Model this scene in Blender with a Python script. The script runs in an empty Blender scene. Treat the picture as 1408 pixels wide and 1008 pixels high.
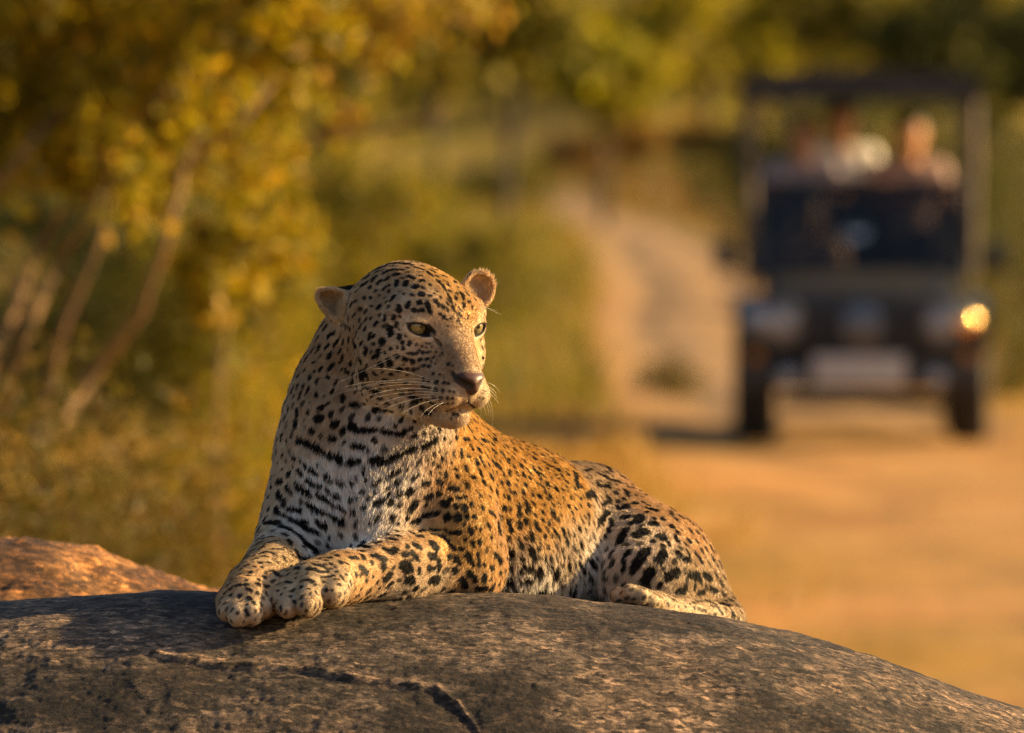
import bpy, bmesh, math, random
import numpy as np
from mathutils import Vector, Matrix

DO_FUR = True
DO_BACK = True
rnd = random.Random(7)
rng = np.random.default_rng(11)
scene = bpy.context.scene
col = scene.collection

# ------------------------------------------------------------------ camera, light, exposure
CAM_Z = 2.40
FPX = 300.0 / 36.0 * 1408.0
PITCH = math.atan(384.0 / FPX)
cam_data = bpy.data.cameras.new("camera")
cam_data.lens = 300.0
cam_data.sensor_width = 36.0
cam_data.clip_start = 0.5
cam_data.clip_end = 3000.0
cam_data.dof.use_dof = True
cam_data.dof.focus_distance = 11.70
cam_data.dof.aperture_fstop = 5.9
cam_data.dof.aperture_blades = 0
cam = bpy.data.objects.new("camera", cam_data)
cam.location = (0, 0, CAM_Z)
cam.rotation_euler = (math.radians(90) - PITCH, 0, 0)
col.objects.link(cam)
scene.camera = cam

SUN_EL, SUN_AZ = math.radians(19), math.radians(79)   # azimuth clockwise from +Y (the view direction)
world = bpy.data.worlds.new("World")
scene.world = world
world.use_nodes = True
wn = world.node_tree
wn.nodes.clear()
w_out = wn.nodes.new("ShaderNodeOutputWorld")
w_bg = wn.nodes.new("ShaderNodeBackground")
w_sky = wn.nodes.new("ShaderNodeTexSky")
w_sky.sky_type = 'NISHITA'
w_sky.sun_disc = False
w_sky.sun_elevation = SUN_EL
w_sky.sun_rotation = SUN_AZ
w_sky.dust_density = 3.0
w_bg.inputs["Strength"].default_value = 0.066
wn.links.new(w_sky.outputs[0], w_bg.inputs[0])
wn.links.new(w_bg.outputs[0], w_out.inputs[0])

sun_data = bpy.data.lights.new("sun", 'SUN')
sun_data.energy = 5.0
sun_data.angle = math.radians(0.9)
sun_data.color = (1.0, 0.70, 0.32)
sun = bpy.data.objects.new("sun", sun_data)
sd = Vector((math.cos(SUN_EL) * math.sin(SUN_AZ), math.cos(SUN_EL) * math.cos(SUN_AZ), math.sin(SUN_EL)))
sun.rotation_euler = sd.to_track_quat('Z', 'Y').to_euler()
sun.location = sd * 50
col.objects.link(sun)

scene.view_settings.view_transform = 'Standard'
scene.view_settings.look = 'None'
scene.view_settings.exposure = 1.55
scene.view_settings.gamma = 1.0
scene.view_settings.use_curve_mapping = False
scene.cycles.use_denoising = True
scene.cycles.denoising_prefilter = 'NONE'      # keeps the single hairs
scene.cycles.max_bounces = 6
scene.cycles.diffuse_bounces = 3
scene.cycles.transparent_max_bounces = 6
scene.cycles_curves.shape = 'RIBBONS'
scene.cycles_curves.subdivisions = 2

# ------------------------------------------------------------------ helpers
FOC = 11.733                      # distance of the plane the leopard lies in


def ray_dir(px, py):
    a = (px - 704.0) / FPX
    b = (504.0 - py) / FPX
    return np.array([a, math.cos(PITCH) + b * math.sin(PITCH), -math.sin(PITCH) + b * math.cos(PITCH)])


def P(px, py, y):
    """point seen at pixel (px, py) whose distance along +Y is FOC + y"""
    d = ray_dir(px, py)
    s = (FOC + y) / d[1]
    return np.array([0, 0, CAM_Z]) + d * s


def at(px, py, Y):
    d = ray_dir(px, py)
    p = np.array([0, 0, CAM_Z]) + d * (Y / d[1])
    return Vector(p)


def tag(o, label=None, cat=None, group=None, kind=None):
    if label:
        o["label"] = label
    if cat:
        o["category"] = cat
    if group:
        o["group"] = group
    if kind:
        o["kind"] = kind
    return o


def empty(name, loc, rz=0.0):
    o = bpy.data.objects.new(name, None)
    o.location = loc
    o.rotation_euler = (0, 0, rz)
    o.empty_display_size = 0.2
    col.objects.link(o)
    return o


def link_mesh(name, me, mat=None, parent=None):
    o = bpy.data.objects.new(name, me)
    col.objects.link(o)
    if mat is not None and not me.materials:
        me.materials.append(mat)
    if parent is not None:
        o.parent = parent
    return o


def mesh_np(name, verts, faces, smooth=True):
    """faces: (n,3) or (n,4) int array"""
    me = bpy.data.meshes.new(name)
    verts = np.asarray(verts, dtype=np.float32)
    faces = np.asarray(faces, dtype=np.int32)
    n, k = faces.shape
    me.vertices.add(len(verts))
    me.vertices.foreach_set("co", verts.ravel())
    me.loops.add(n * k)
    me.loops.foreach_set("vertex_index", faces.ravel())
    me.polygons.add(n)
    me.polygons.foreach_set("loop_start", np.arange(0, n * k, k, dtype=np.int32))
    me.polygons.foreach_set("loop_total", np.full(n, k, dtype=np.int32))
    me.update(calc_edges=True)
    me.polygons.foreach_set("use_smooth", np.full(n, smooth, dtype=bool))
    me.validate()
    return me


class MB:
    """collects simple shapes into one bmesh"""

    def __init__(self):
        self.bm = bmesh.new()

    def box(self, c, s, rot=None, bevel=0.0):
        m = Matrix.LocRotScale(Vector(c), rot, Vector(s))
        r = bmesh.ops.create_cube(self.bm, size=1.0, matrix=m)
        if bevel > 0:
            es = list({e for v in r["verts"] for e in v.link_edges})
            bmesh.ops.bevel(self.bm, geom=es, offset=bevel, segments=2, profile=0.6, affect='EDGES')
        return self

    def cyl(self, a, b, r1, r2=None, seg=16, caps=True):
        a, b = Vector(a), Vector(b)
        r2 = r1 if r2 is None else r2
        d = b - a
        q = d.to_track_quat('Z', 'Y')
        bmesh.ops.create_cone(self.bm, cap_ends=caps, segments=seg, radius1=r1, radius2=r2, depth=d.length,
                              matrix=Matrix.LocRotScale((a + b) / 2, q, None))
        return self

    def tube(self, pts, rad, seg=8):
        pts = [Vector(p) for p in pts]
        rads = rad if isinstance(rad, (list, tuple)) else [rad] * len(pts)
        rings = []
        prev = None
        for i, p in enumerate(pts):
            t = (pts[min(i + 1, len(pts) - 1)] - pts[max(i - 1, 0)]).normalized()
            if prev is None:
                n = t.orthogonal().normalized()
            else:
                n = (prev - t * prev.dot(t)).normalized()
            prev = n
            b = t.cross(n)
            rings.append([self.bm.verts.new(p + (n * math.cos(2 * math.pi * k / seg) + b * math.sin(2 * math.pi * k / seg)) * rads[i]) for k in range(seg)])
        for i in range(len(rings) - 1):
            for k in range(seg):
                self.bm.faces.new((rings[i][k], rings[i][(k + 1) % seg], rings[i + 1][(k + 1) % seg], rings[i + 1][k]))
        self.bm.faces.new(rings[0][::-1])
        self.bm.faces.new(rings[-1])
        return self

    def lathe(self, a, axis, prof, seg=24):
        """prof: list of (distance along the axis, radius)"""
        a = Vector(a)
        ax = Vector(axis).normalized()
        n = ax.orthogonal().normalized()
        b = ax.cross(n)
        rings = []
        for (t, r) in prof:
            r = max(r, 1e-4)
            rings.append([self.bm.verts.new(a + ax * t + (n * math.cos(2 * math.pi * k / seg) + b * math.sin(2 * math.pi * k / seg)) * r) for k in range(seg)])
        for i in range(len(rings) - 1):
            for k in range(seg):
                self.bm.faces.new((rings[i][k], rings[i][(k + 1) % seg], rings[i + 1][(k + 1) % seg], rings[i + 1][k]))
        self.bm.faces.new(rings[0][::-1])
        self.bm.faces.new(rings[-1])
        return self

    def ell(self, c, s, rot=None, u=16, v=10):
        bmesh.ops.create_uvsphere(self.bm, u_segments=u, v_segments=v, radius=1.0,
                                  matrix=Matrix.LocRotScale(Vector(c), rot, Vector(s)))
        return self

    def prism(self, poly, axis, lo, hi, bevel=0.0):
        """poly in the two remaining axes (in x, y, z order), extruded from lo to hi along axis 0, 1 or 2"""
        def mk(p, t):
            v = [p[0], p[1]]
            v.insert(axis, t)
            return Vector(v)
        a = [self.bm.verts.new(mk(p, lo)) for p in poly]
        b = [self.bm.verts.new(mk(p, hi)) for p in poly]
        n = len(poly)
        fs = [self.bm.faces.new(a), self.bm.faces.new(b[::-1])]
        for i in range(n):
            fs.append(self.bm.faces.new((a[i], b[i], b[(i + 1) % n], a[(i + 1) % n])))
        if bevel > 0:
            es = list({e for f in fs for e in f.edges})
            bmesh.ops.bevel(self.bm, geom=es, offset=bevel, segments=2, profile=0.6, affect='EDGES')
        return self

    def build(self, name, mat, parent=None, smooth=True, auto=True):
        bmesh.ops.recalc_face_normals(self.bm, faces=self.bm.faces)
        me = bpy.data.meshes.new(name)
        self.bm.to_mesh(me)
        self.bm.free()
        if smooth:
            me.polygons.foreach_set("use_smooth", np.ones(len(me.polygons), dtype=bool))
            if auto:
                try:
                    me.set_sharp_from_angle(angle=math.radians(35))
                except Exception:
                    pass
        return link_mesh(name, me, mat, parent)


def new_mat(name):
    m = bpy.data.materials.new(name)
    m.use_nodes = True
    nt = m.node_tree
    b = nt.nodes["Principled BSDF"]
    return m, nt, b


def simple_mat(name, color, rough=0.6, metal=0.0, spec=0.5, var=0.15, scale=6.0, bump=0.0, dirt=None):
    """a paint or cloth with mottled colour"""
    m, nt, b = new_mat(name)
    tc = nt.nodes.new("ShaderNodeTexCoord")
    nz = nt.nodes.new("ShaderNodeTexNoise")
    nz.inputs["Scale"].default_value = scale
    nz.inputs["Detail"].default_value = 6.0
    nt.links.new(tc.outputs["Object"], nz.inputs["Vector"])
    mx = nt.nodes.new("ShaderNodeMix")
    mx.data_type = 'RGBA'
    c2 = dirt if dirt else tuple(c * (1 - var) for c in color)
    mx.inputs[6].default_value = (*[min(1, c * (1 + var)) for c in color], 1)
    mx.inputs[7].default_value = (*c2, 1)
    rp = nt.nodes.new("ShaderNodeMapRange")
    rp.inputs[1].default_value = 0.38
    rp.inputs[2].default_value = 0.68
    nt.links.new(nz.outputs[0], rp.inputs[0])
    nt.links.new(rp.outputs[0], mx.inputs[0])
    nt.links.new(mx.outputs[2], b.inputs["Base Color"])
    b.inputs["Roughness"].default_value = rough
    b.inputs["Metallic"].default_value = metal
    b.inputs["Specular IOR Level"].default_value = spec
    if bump > 0:
        bp = nt.nodes.new("ShaderNodeBump")
        bp.inputs["Strength"].default_value = bump
        nt.links.new(nz.outputs[0], bp.inputs["Height"])
        nt.links.new(bp.outputs[0], b.inputs["Normal"])
    return m


# value noise for numpy arrays ------------------------------------------------
def _hash(i, j, k, seed):
    h = (i.astype(np.uint32) * np.uint32(374761393) + j.astype(np.uint32) * np.uint32(668265263)
         + k.astype(np.uint32) * np.uint32(2147483647 - 58) + np.uint32((seed * 1274126177) & 0xffffffff))
    h = (h ^ (h >> np.uint32(13))) * np.uint32(1274126177)
    h = h ^ (h >> np.uint32(16))
    return (h & np.uint32(0xffff)).astype(np.float32) / 65535.0


def vnoise(p, scale, seed=0):
    q = np.asarray(p, dtype=np.float64) * scale + 1000.0
    i = np.floor(q).astype(np.int64)
    f = (q - i).astype(np.float32)
    f = f * f * (3 - 2 * f)
    out = 0
    for dx in (0, 1):
        for dy in (0, 1):
            for dz in (0, 1):
                w = (f[:, 0] if dx else 1 - f[:, 0]) * (f[:, 1] if dy else 1 - f[:, 1]) * (f[:, 2] if dz else 1 - f[:, 2])
                out = out + w * _hash(i[:, 0] + dx, i[:, 1] + dy, i[:, 2] + dz, seed)
    return out * 2 - 1


def fbm(p, scale, octs=4, seed=0, gain=0.5):
    a, s, o = 1.0, scale, 0
    for k in range(octs):
        o = o + a * vnoise(p, s, seed + k)
        a *= gain
        s *= 2.03
    return o

# ------------------------------------------------------------------ the boulder the leopard lies on
YC = 0.0
CREST = np.array([(-2600, 2600), (-1700, 1750), (-900, 1010), (-400, 872), (-150, 842), (0, 826), (140, 818), (280, 813), (420, 812), (560, 813), (690, 816), (850, 829), (940, 839), (1020, 850),
                  (1110, 876), (1200, 905), (1300, 938), (1408, 972), (1600, 1040), (1900, 1160), (2600, 1800), (3200, 2500)], dtype=float)
CRACK = np.array([(150, 896), (195, 900), (240, 908), (290, 913), (360, 917), (430, 921), (465, 933), (500, 941), (560, 945), (600, 952), (630, 972), (652, 1000), (670, 1040)], dtype=float)


def crest_py(px):
    # smooth interpolation of the crest line
    k = np.linspace(-60, 60, 9)
    return sum(np.interp(px + t, CREST[:, 0], CREST[:, 1]) for t in k) / 9.0


def rock_base(x, y):
    """height of the smooth boulder at world x and depth y (from FOC)"""
    px = 704 + x / (FOC + YC) * FPX
    d = crest_py(px)
    slope = math.sin(PITCH) / math.cos(PITCH) + (d - 504) / FPX
    zc = CAM_Z - (FOC + YC) * slope
    dy = y - YC
    R = np.where(dy < 0, 0.62, 1.7)
    return zc - slope * dy - dy * dy / (2 * R) + np.where(dy < -0.55, -(dy + 0.55) ** 2 * 0.6, 0)


def make_rock():
    xs = np.concatenate([np.arange(-3.0, -1.5, 0.05), np.arange(-1.5, -0.8, 0.012), np.arange(-0.8, 0.78, 0.0026), np.arange(0.78, 1.6, 0.012), np.arange(1.6, 2.6, 0.05)])
    ys = np.concatenate([np.arange(-1.5, -0.62, 0.02), np.arange(-0.62, 0.12, 0.0027), np.arange(0.12, 0.9, 0.014), np.arange(0.9, 2.8, 0.06)])
    X, Y = np.meshgrid(xs, ys)
    x, y = X.ravel(), Y.ravel()
    z = rock_base(x, y)
    z = np.maximum(z, -0.3 + 0 * z)
    # picture position of the smooth surface, to lay the flake edge along its course
    slope = (CAM_Z - z) / (FOC + y)
    px = 704 + x / (FOC + y) * FPX
    py = 504 + (slope - math.tan(PITCH)) * FPX
    p = np.stack([x, y * 0.8, z], 1)
    zz = np.zeros_like(z)
    zz += 0.007 * fbm(p, 4.0, 3, 3)
    zz += 0.0022 * fbm(p * np.array([1, 0.8, 1]), 18.0, 3, 9)
    n1 = fbm(p, 60.0, 3, 21)
    zz += 0.0010 * n1
    # pits and knobs of weathered granite
    n2 = vnoise(p, 150.0, 33)
    n3 = vnoise(p, 95.0, 37)
    zz += 0.0004 * np.abs(n2) + 0.0004 * n3
    zz += 0.0006 * vnoise(p, 260.0, 41)
    pf = p * np.array([0.32, 1.0, 1.0])
    n4 = vnoise(pf + 0.01 * np.stack([n1, n1, n1], 1), 110.0, 44)
    zz += 0.0006 * n4
    # the flake: below its edge the face lies a finger's width lower
    wob = 2.2 * vnoise(p, 26.0, 55) + 1.6 * vnoise(p, 90.0, 56)
    cy = np.interp(px, CRACK[:, 0], CRACK[:, 1]) + wob
    d = py - cy
    inside = 1 / (1 + np.exp(-d / 0.8))
    fade = np.clip((px - 150) / 60, 0, 1) * np.clip((672 - px) / 40, 0, 1)
    drop = np.where(d > 0, np.exp(-d / 26.0), 1.0)
    zz -= 0.0036 * inside * fade * drop
    zz += 0.0042 * np.exp(-((d + 3.0) / 3.0) ** 2) * fade * (0.8 + 0.4 * vnoise(p, 50, 61))
    # another shallow ledge lower right
    cy2 = 872 + (px - 820) * 0.42 + 14 * vnoise(p, 9.0, 70)
    d2 = py - cy2
    zz -= 0.006 / (1 + np.exp(-d2 / 3.0)) * np.clip((px - 880) / 60, 0, 1) * np.exp(-np.clip(d2, 0, None) / 40)
    near = np.exp(-((y + 0.02) / 0.04) ** 2)
    zz *= 1 - 0.45 * near
    z = z + zz
    nx, ny = len(xs), len(ys)
    idx = np.arange(nx * ny).reshape(ny, nx)
    f = np.stack([idx[:-1, :-1], idx[:-1, 1:], idx[1:, 1:], idx[1:, :-1]], -1).reshape(-1, 4)
    me = mesh_np("granite_boulder", np.stack([x, y + FOC, z], 1), f)
    # lichen and worn patches as colour, kept in an attribute
    a = me.attributes.new("lichen", 'FLOAT', 'POINT')
    edge = np.exp(-((d + 6) / 6.0) ** 2) * fade
    a.data.foreach_set("value", (np.clip(0.5 + 0.5 * fbm(p, 9.0, 4, 80), 0, 1) + 1.3 * edge).astype(np.float32))
    return me


def rock_material(name, sun_tint):
    m, nt, b = new_mat(name)
    N = nt.nodes
    L = nt.links.new
    tc = N.new("ShaderNodeTexCoord")

    mp = N.new("ShaderNodeMapping")
    mp.inputs["Scale"].default_value = (0.5, 1.0, 1.0)
    mp.inputs["Rotation"].default_value = (0, math.radians(-9), math.radians(6))
    L(tc.outputs["Object"], mp.inputs["Vector"])

    def noise(scale, detail=6, rough=0.6):
        n = N.new("ShaderNodeTexNoise")
        n.inputs["Scale"].default_value = scale
        n.inputs["Detail"].default_value = detail
        n.inputs["Roughness"].default_value = rough
        n.inputs["Distortion"].default_value = 0.35
        L(mp.outputs[0], n.inputs["Vector"])
        return n

    def ramp(src, stops):
        r = N.new("ShaderNodeValToRGB")
        while len(r.color_ramp.elements) < len(stops):
            r.color_ramp.elements.new(0.5)
        for e, (p_, c_) in zip(r.color_ramp.elements, stops):
            e.position = p_
            e.color = (*c_, 1)
        L(src, r.inputs[0])
        return r

    def mix(fac, a, bb, mode='MIX'):
        x = N.new("ShaderNodeMix")
        x.data_type = 'RGBA'
        x.blend_type = mode
        if isinstance(fac, float):
            x.inputs[0].default_value = fac
        else:
            L(fac, x.inputs[0])
        L(a, x.inputs[6])
        L(bb, x.inputs[7])
        return x.outputs[2]
    big = noise(7.0, 5)
    mid = noise(38.0, 7, 0.65)
    fine = noise(190.0, 5, 0.75)
    base = ramp(big.outputs[0], [(0.30, (0.046, 0.038, 0.031)), (0.55, (0.092, 0.074, 0.060)), (0.75, (0.142, 0.114, 0.092))])
    spk = ramp(fine.outputs[0], [(0.38, (0.45, 0.42, 0.40)), (0.50, (0.95, 0.92, 0.9)), (0.62, (1.5, 1.4, 1.3))])
    midr = ramp(mid.outputs[0], [(0.34, (0.42, 0.39, 0.37)), (0.50, (0.95, 0.93, 0.91)), (0.66, (1.35, 1.25, 1.15))])
    c = mix(1.0, base.outputs[0], spk.outputs[0], 'MULTIPLY')
    c = mix(1.0, c, midr.outputs[0], 'MULTIPLY')
    # flecks of single crystals and hairline seams between them
    v1 = N.new("ShaderNodeTexVoronoi")
    v1.inputs["Scale"].default_value = 135.0
    v2 = N.new("ShaderNodeTexVoronoi")
    v2.feature = 'DISTANCE_TO_EDGE'
    v2.inputs["Scale"].default_value = 70.0
    warp = noise(60.0, 4, 0.6)
    wm = N.new("ShaderNodeMixRGB")
    wm.blend_type = 'ADD'
    wm.inputs[0].default_value = 0.022
    L(mp.outputs[0], wm.inputs[1])
    L(warp.outputs["Color"], wm.inputs[2])
    L(wm.outputs[0], v1.inputs["Vector"])
    L(wm.outputs[0], v2.inputs["Vector"])
    sep = N.new("ShaderNodeSeparateColor")
    L(v1.outputs["Color"], sep.inputs[0])
    fl = ramp(sep.outputs[0], [(0.0, (0.22, 0.205, 0.19)), (0.45, (0.80, 0.78, 0.76)), (0.80, (1.25, 1.17, 1.08)), (1.0, (2.5, 2.25, 2.0))])
    c = mix(1.0, c, fl.outputs[0], 'MULTIPLY')
    sm = ramp(v2.outputs["Distance"], [(0.0, (0.30, 0.28, 0.26)), (0.10, (1, 1, 1))])
    c = mix(0.75, c, mix(1.0, c, sm.outputs[0], 'MULTIPLY'))
    at_ = N.new("ShaderNodeAttribute")
    at_.attribute_name = "lichen"
    lr = ramp(at_.outputs["Fac"], [(0.28, (0.40, 0.37, 0.35)), (0.5, (1, 1, 1)), (1.0, (2.0, 1.85, 1.65))])
    c = mix(1.0, c, lr.outputs[0], 'MULTIPLY')
    if sun_tint:  # warm sunlight on this rock painted into its colour
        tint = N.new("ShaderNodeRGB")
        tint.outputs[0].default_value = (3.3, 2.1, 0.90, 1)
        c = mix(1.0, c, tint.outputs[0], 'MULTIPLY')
    L(c, b.inputs["Base Color"])
    b.inputs["Roughness"].default_value = 0.85
    b.inputs["Specular IOR Level"].default_value = 0.3
    b1 = N.new("ShaderNodeBump")
    b1.inputs["Strength"].default_value = 0.55
    b1.inputs["Distance"].default_value = 0.004
    L(sep.outputs[0], b1.inputs["Height"])
    b2 = N.new("ShaderNodeBump")
    b2.inputs["Strength"].default_value = 0.8
    b2.inputs["Distance"].default_value = 0.005
    L(fine.outputs[0], b2.inputs["Height"])
    L(b1.outputs[0], b2.inputs["Normal"])
    L(b2.outputs[0], b.inputs["Normal"])
    return m


rock_mat = rock_material("granite", False)
boulder = link_mesh("granite_boulder", make_rock(), rock_mat)
tag(boulder, "grey weathered granite boulder with a flaked crack that the leopard lies on", "boulder")


def make_second_rock():
    # a dome whose right flank faces the sun and dips behind the first boulder
    cx0 = at(-170, 730, FOC + 1.3)
    xs = np.arange(-1.3, 1.1, 0.008)
    ys = np.arange(-0.9, 0.9, 0.014)
    X, Y = np.meshgrid(xs, ys)
    x, y = X.ravel(), Y.ravel()
    prof = np.interp(x, [-1.3, -0.7, -0.2, 0.0, 0.10, 0.19, 0.30, 0.395, 0.49, 0.555, 1.1],
                     [-0.30, -0.04, 0.006, 0.004, 0.0, -0.006, -0.024, -0.050, -0.078, -0.094, -0.42])
    prof = np.convolve(np.pad(prof.reshape(len(ys), len(xs))[0], 8, mode='edge'), np.ones(17) / 17, 'valid')
    prof = np.tile(prof, len(ys))
    z = prof - np.where(y < 0, y * y / 1.1, y * y / 1.6) - 0.06 * y
    p = np.stack([x, y, z], 1)
    z = z + 0.012 * fbm(p, 6, 3, 5) * 0.7 + 0.006 * fbm(p, 24, 3, 6) + 0.0035 * fbm(p, 85, 2, 8)
    v = np.stack([x + cx0.x, y + cx0.y, z + cx0.z], 1)
    idx = np.arange(len(x)).reshape(len(ys), len(xs))
    f = np.stack([idx[:-1, :-1], idx[:-1, 1:], idx[1:, 1:], idx[1:, :-1]], -1).reshape(-1, 4)
    me = mesh_np("sunlit_boulder", v, f)
    a = me.attributes.new("lichen", 'FLOAT', 'POINT')
    a.data.foreach_set("value", np.clip(0.5 + 0.5 * fbm(p, 9.0, 4, 80), 0, 1).astype(np.float32))
    return me


rock2 = link_mesh("granite_boulder", make_second_rock(), rock_material("sun_tinted_granite", True))
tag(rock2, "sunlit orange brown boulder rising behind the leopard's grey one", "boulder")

# ------------------------------------------------------------------ the leopard
# The body is one skin grown from blended bone-like volumes (a distance field meshed with surface nets).
H0 = P(563, 455, -0.02)
YAW, HPITCH, ROLL = math.radians(35), math.radians(-9), math.radians(1.0)
HF = np.array([math.sin(YAW) * math.cos(HPITCH), -math.cos(YAW) * math.cos(HPITCH), math.sin(HPITCH)])
HR = np.array([math.cos(YAW), math.sin(YAW), 0.0])
HU = np.cross(HF, HR)
HU, HR = HU * math.cos(ROLL) + HR * math.sin(ROLL), HR * math.cos(ROLL) - HU * math.sin(ROLL)
HM = np.stack([HF, HR, HU], 1)      # columns


def H(f, r, u):
    return H0 + HM @ (np.array([f, r, u]) * 0.001)


PRIMS = []   # (kind, op, k, region, data, bbox)


def cone(a, ra, b, rb, region, k=0.04, op='add'):
    a, b = np.asarray(a), np.asarray(b)
    ra, rb = ra * 0.001, rb * 0.001
    lo = np.minimum(a - ra, b - rb)
    hi = np.maximum(a + ra, b + rb)
    PRIMS.append(('cone', op, k, region, (a, b, ra, rb), lo, hi))


def ellip(c, rad, region, k=0.02, op='add', M=None):
    """rad in mm along the columns of M (head axes by default)"""
    M = HM if M is None else M
    rad = np.array(rad) * 0.001
    ext = np.sqrt((M ** 2 * rad[None, :] ** 2).sum(1))
    c = np.asarray(c)
    PRIMS.append(('ell', op, k, region, (c, rad, M), c - ext, c + ext))


def cup(c, rad, M, t, cut, region, k=0.008):
    """thin bowl: shell of an ellipsoid, cut open along +column 0 of M"""
    rad = np.array(rad) * 0.001
    ext = np.sqrt((M ** 2 * rad[None, :] ** 2).sum(1)) + 0.01
    c = np.asarray(c)
    PRIMS.append(('cup', 'add', k, region, (c, rad, M, t * 0.001, cut * 0.001), c - ext, c + ext))


def frame_from(front, up):
    f = np.array(front, float)
    f /= np.linalg.norm(f)
    u = np.array(up, float)
    u -= f * (u @ f)
    u /= np.linalg.norm(u)
    r = np.cross(f, u)
    return np.stack([f, r, u], 1)


# trunk
cone(P(562, 710, .13), 106, P(700, 724, .28), 98, 'trunk', .05)
cone(P(700, 724, .28), 98, P(800, 737, .42), 92, 'trunk', .05)
cone(P(800, 737, .42), 92, P(868, 768, .52), 70, 'trunk', .05)
cone(P(690, 765, .20), 66, P(826, 782, .385), 62, 'trunk', .05)
cone(P(545, 560, .14), 84, P(590, 655, .19), 100, 'trunk', .06)
cone(P(590, 668, .19), 86, P(720, 710, .30), 80, 'trunk', .05)
# chest and neck
cone(P(512, 640, .04), 98, P(505, 722, -.01), 84, 'chest', .05)
cone(P(512, 650, .05), 108, P(503, 570, .06), 99, 'neck', .05)
cone(P(503, 570, .06), 99, P(516, 485, .06), 84, 'neck', .05)
cone(P(575, 590, .0), 46, P(560, 650, .02), 60, 'neck', .05)
# right shoulder and foreleg (far left in the view)
cone(P(452, 645, .05), 68, P(434, 728, .03), 64, 'chest', .05)
cone(P(430, 728, .03), 60, P(412, 785, .05), 46, 'foreleg', .05)
cone(P(402, 757, -.01), 50, P(352, 812, -.185), 37, 'foreleg', .03)
cone(P(352, 812, -.185), 37, P(338, 826, -.225), 35, 'paw', .02)
for (tx, ty, ty_, r0) in ((312, 840, -.265, 14.5), (328, 847, -.283, 16), (346, 845, -.28, 16), (361, 836, -.255, 14.5)):
    cone(P(352 + (tx - 336) * .45, 808, -.195), r0 + 3, P(tx + 2, ty - 12, ty_ + .030), r0 + 1, 'paw', .012)
    cone(P(tx + 2, ty - 12, ty_ + .028), r0, P(tx, ty, ty_), r0 - 1, 'paw', .004)
# left shoulder and foreleg, laid along the rock
cone(P(608, 640, .07), 54, P(620, 735, .01), 60, 'chest', .05)
cone(P(624, 738, .01), 58, P(648, 786, .03), 40, 'foreleg', .04)
cone(P(646, 778, .01), 43, P(545, 782, -.07), 41, 'foreleg', .03)
cone(P(545, 782, -.07), 41, P(468, 796, -.15), 32, 'foreleg', .03)
cone(P(468, 796, -.15), 33, P(425, 806, -.205), 34, 'paw', .02)
for (tx, ty, ty_, r0) in ((459, 813, -.232, 23), (423, 827, -.264, 21.5), (395, 832, -.266, 17), (381, 818, -.24, 14)):
    cone(P(446 + (tx - 420) * .45, 794, -.17), r0 + 4, P(tx + 3, ty - 11, ty_ + .030), r0 + 1, 'paw', .012)
    cone(P(tx + 3, ty - 10, ty_ + .026), r0 - 1, P(tx, ty + 3, ty_ + .004), r0 - 2.5, 'paw', .004)
    cone(P(tx, ty + 2, ty_ + .002), r0 - 4, P(tx - 2, ty + 6, ty_ - .010), r0 - 8, 'paw', .006)
# wrist bone, heel of the elbow and the long tendon of the foreleg
cone(P(486, 784, -.155), 15, P(506, 782, -.135), 13, 'foreleg', .02)
cone(P(655, 797, -.015), 22, P(664, 806, .0), 18, 'foreleg', .02)
cone(P(520, 771, -.125), 11, P(590, 757, -.075), 14, 'foreleg', .025)
cone(P(382, 772, -.075), 15, P(366, 792, -.135), 15, 'foreleg', .02)
# shoulder blade
cone(P(640, 655, .05), 26, P(632, 715, -.02), 24, 'chest', .04)
# hind quarter
cone(P(858, 748, .45), 62, P(908, 796, .37), 78, 'haunch', .03)
cone(P(912, 796, .37), 78, P(985, 850, .33), 38, 'haunch', .04)
cone(P(862, 736, .37), 58, P(872, 788, .27), 46, 'haunch', .03)
cone(P(898, 762, .33), 54, P(905, 800, .28), 54, 'haunch', .05)
cone(P(1003, 853, .30), 22, P(905, 837, .18), 20, 'hind', .02)
cone(P(905, 837, .18), 20, P(872, 826, .13), 19, 'hind', .012)
for (tx, ty, ty_, r0) in ((851, 820, .10, 12), (866, 816, .092, 13), (881, 820, .092, 13), (895, 827, .10, 12)):
    cone(P(tx + 8, ty + 2, ty_ + .04), r0 - 1, P(tx, ty, ty_), r0, 'hind', .006)
cone(P(930, 790, .56), 30, P(860, 880, .78), 24, 'trunk', .03)
cone(P(860, 880, .78), 24, P(700, 930, .86), 20, 'trunk', .02)
# other hind leg, tucked behind
cone(P(800, 775, .62), 62, P(760, 840, .60), 46, 'trunk', .05)

# head (millimetres in head axes: forward, to its left, up)
ellip(H(-8, 0, 8), (92, 84, 86), 'head', .03)
ellip(H(48, 0, 26), (58, 66, 52), 'head', .03)
ellip(H(38, 53, -26), (50, 36, 47), 'head', .03)
ellip(H(42, -58, -26), (52, 38, 50), 'head', .03)
cone(H(78, 0, 7), 41, H(134, 0, -34), 27, 'head', .022)
cone(H(60, 30, -30), 32, H(118, 19, -52), 25, 'head', .02)
cone(H(60, -30, -30), 32, H(118, -19, -52), 25, 'head', .02)
ellip(H(127, 21, -62), (34, 25, 23), 'muzzle', .010)
ellip(H(127, -21, -62), (34, 25, 23), 'muzzle', .010)
ellip(H(149, 0, -58), (12, 13, 17), 'muzzle', .010)
cone(H(20, 44, -64), 34, H(92, 12, -92), 18, 'head', .02)
cone(H(20, -44, -64), 34, H(92, -12, -92), 18, 'head', .02)
ellip(H(119, 0, -95), (27, 23, 17), 'muzzle', .012)
# brow ridges
cone(H(76, 30, 43), 17, H(60, 62, 38), 15, 'head', .02)
cone(H(76, -30, 43), 17, H(60, -62, 38), 15, 'head', .02)
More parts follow.
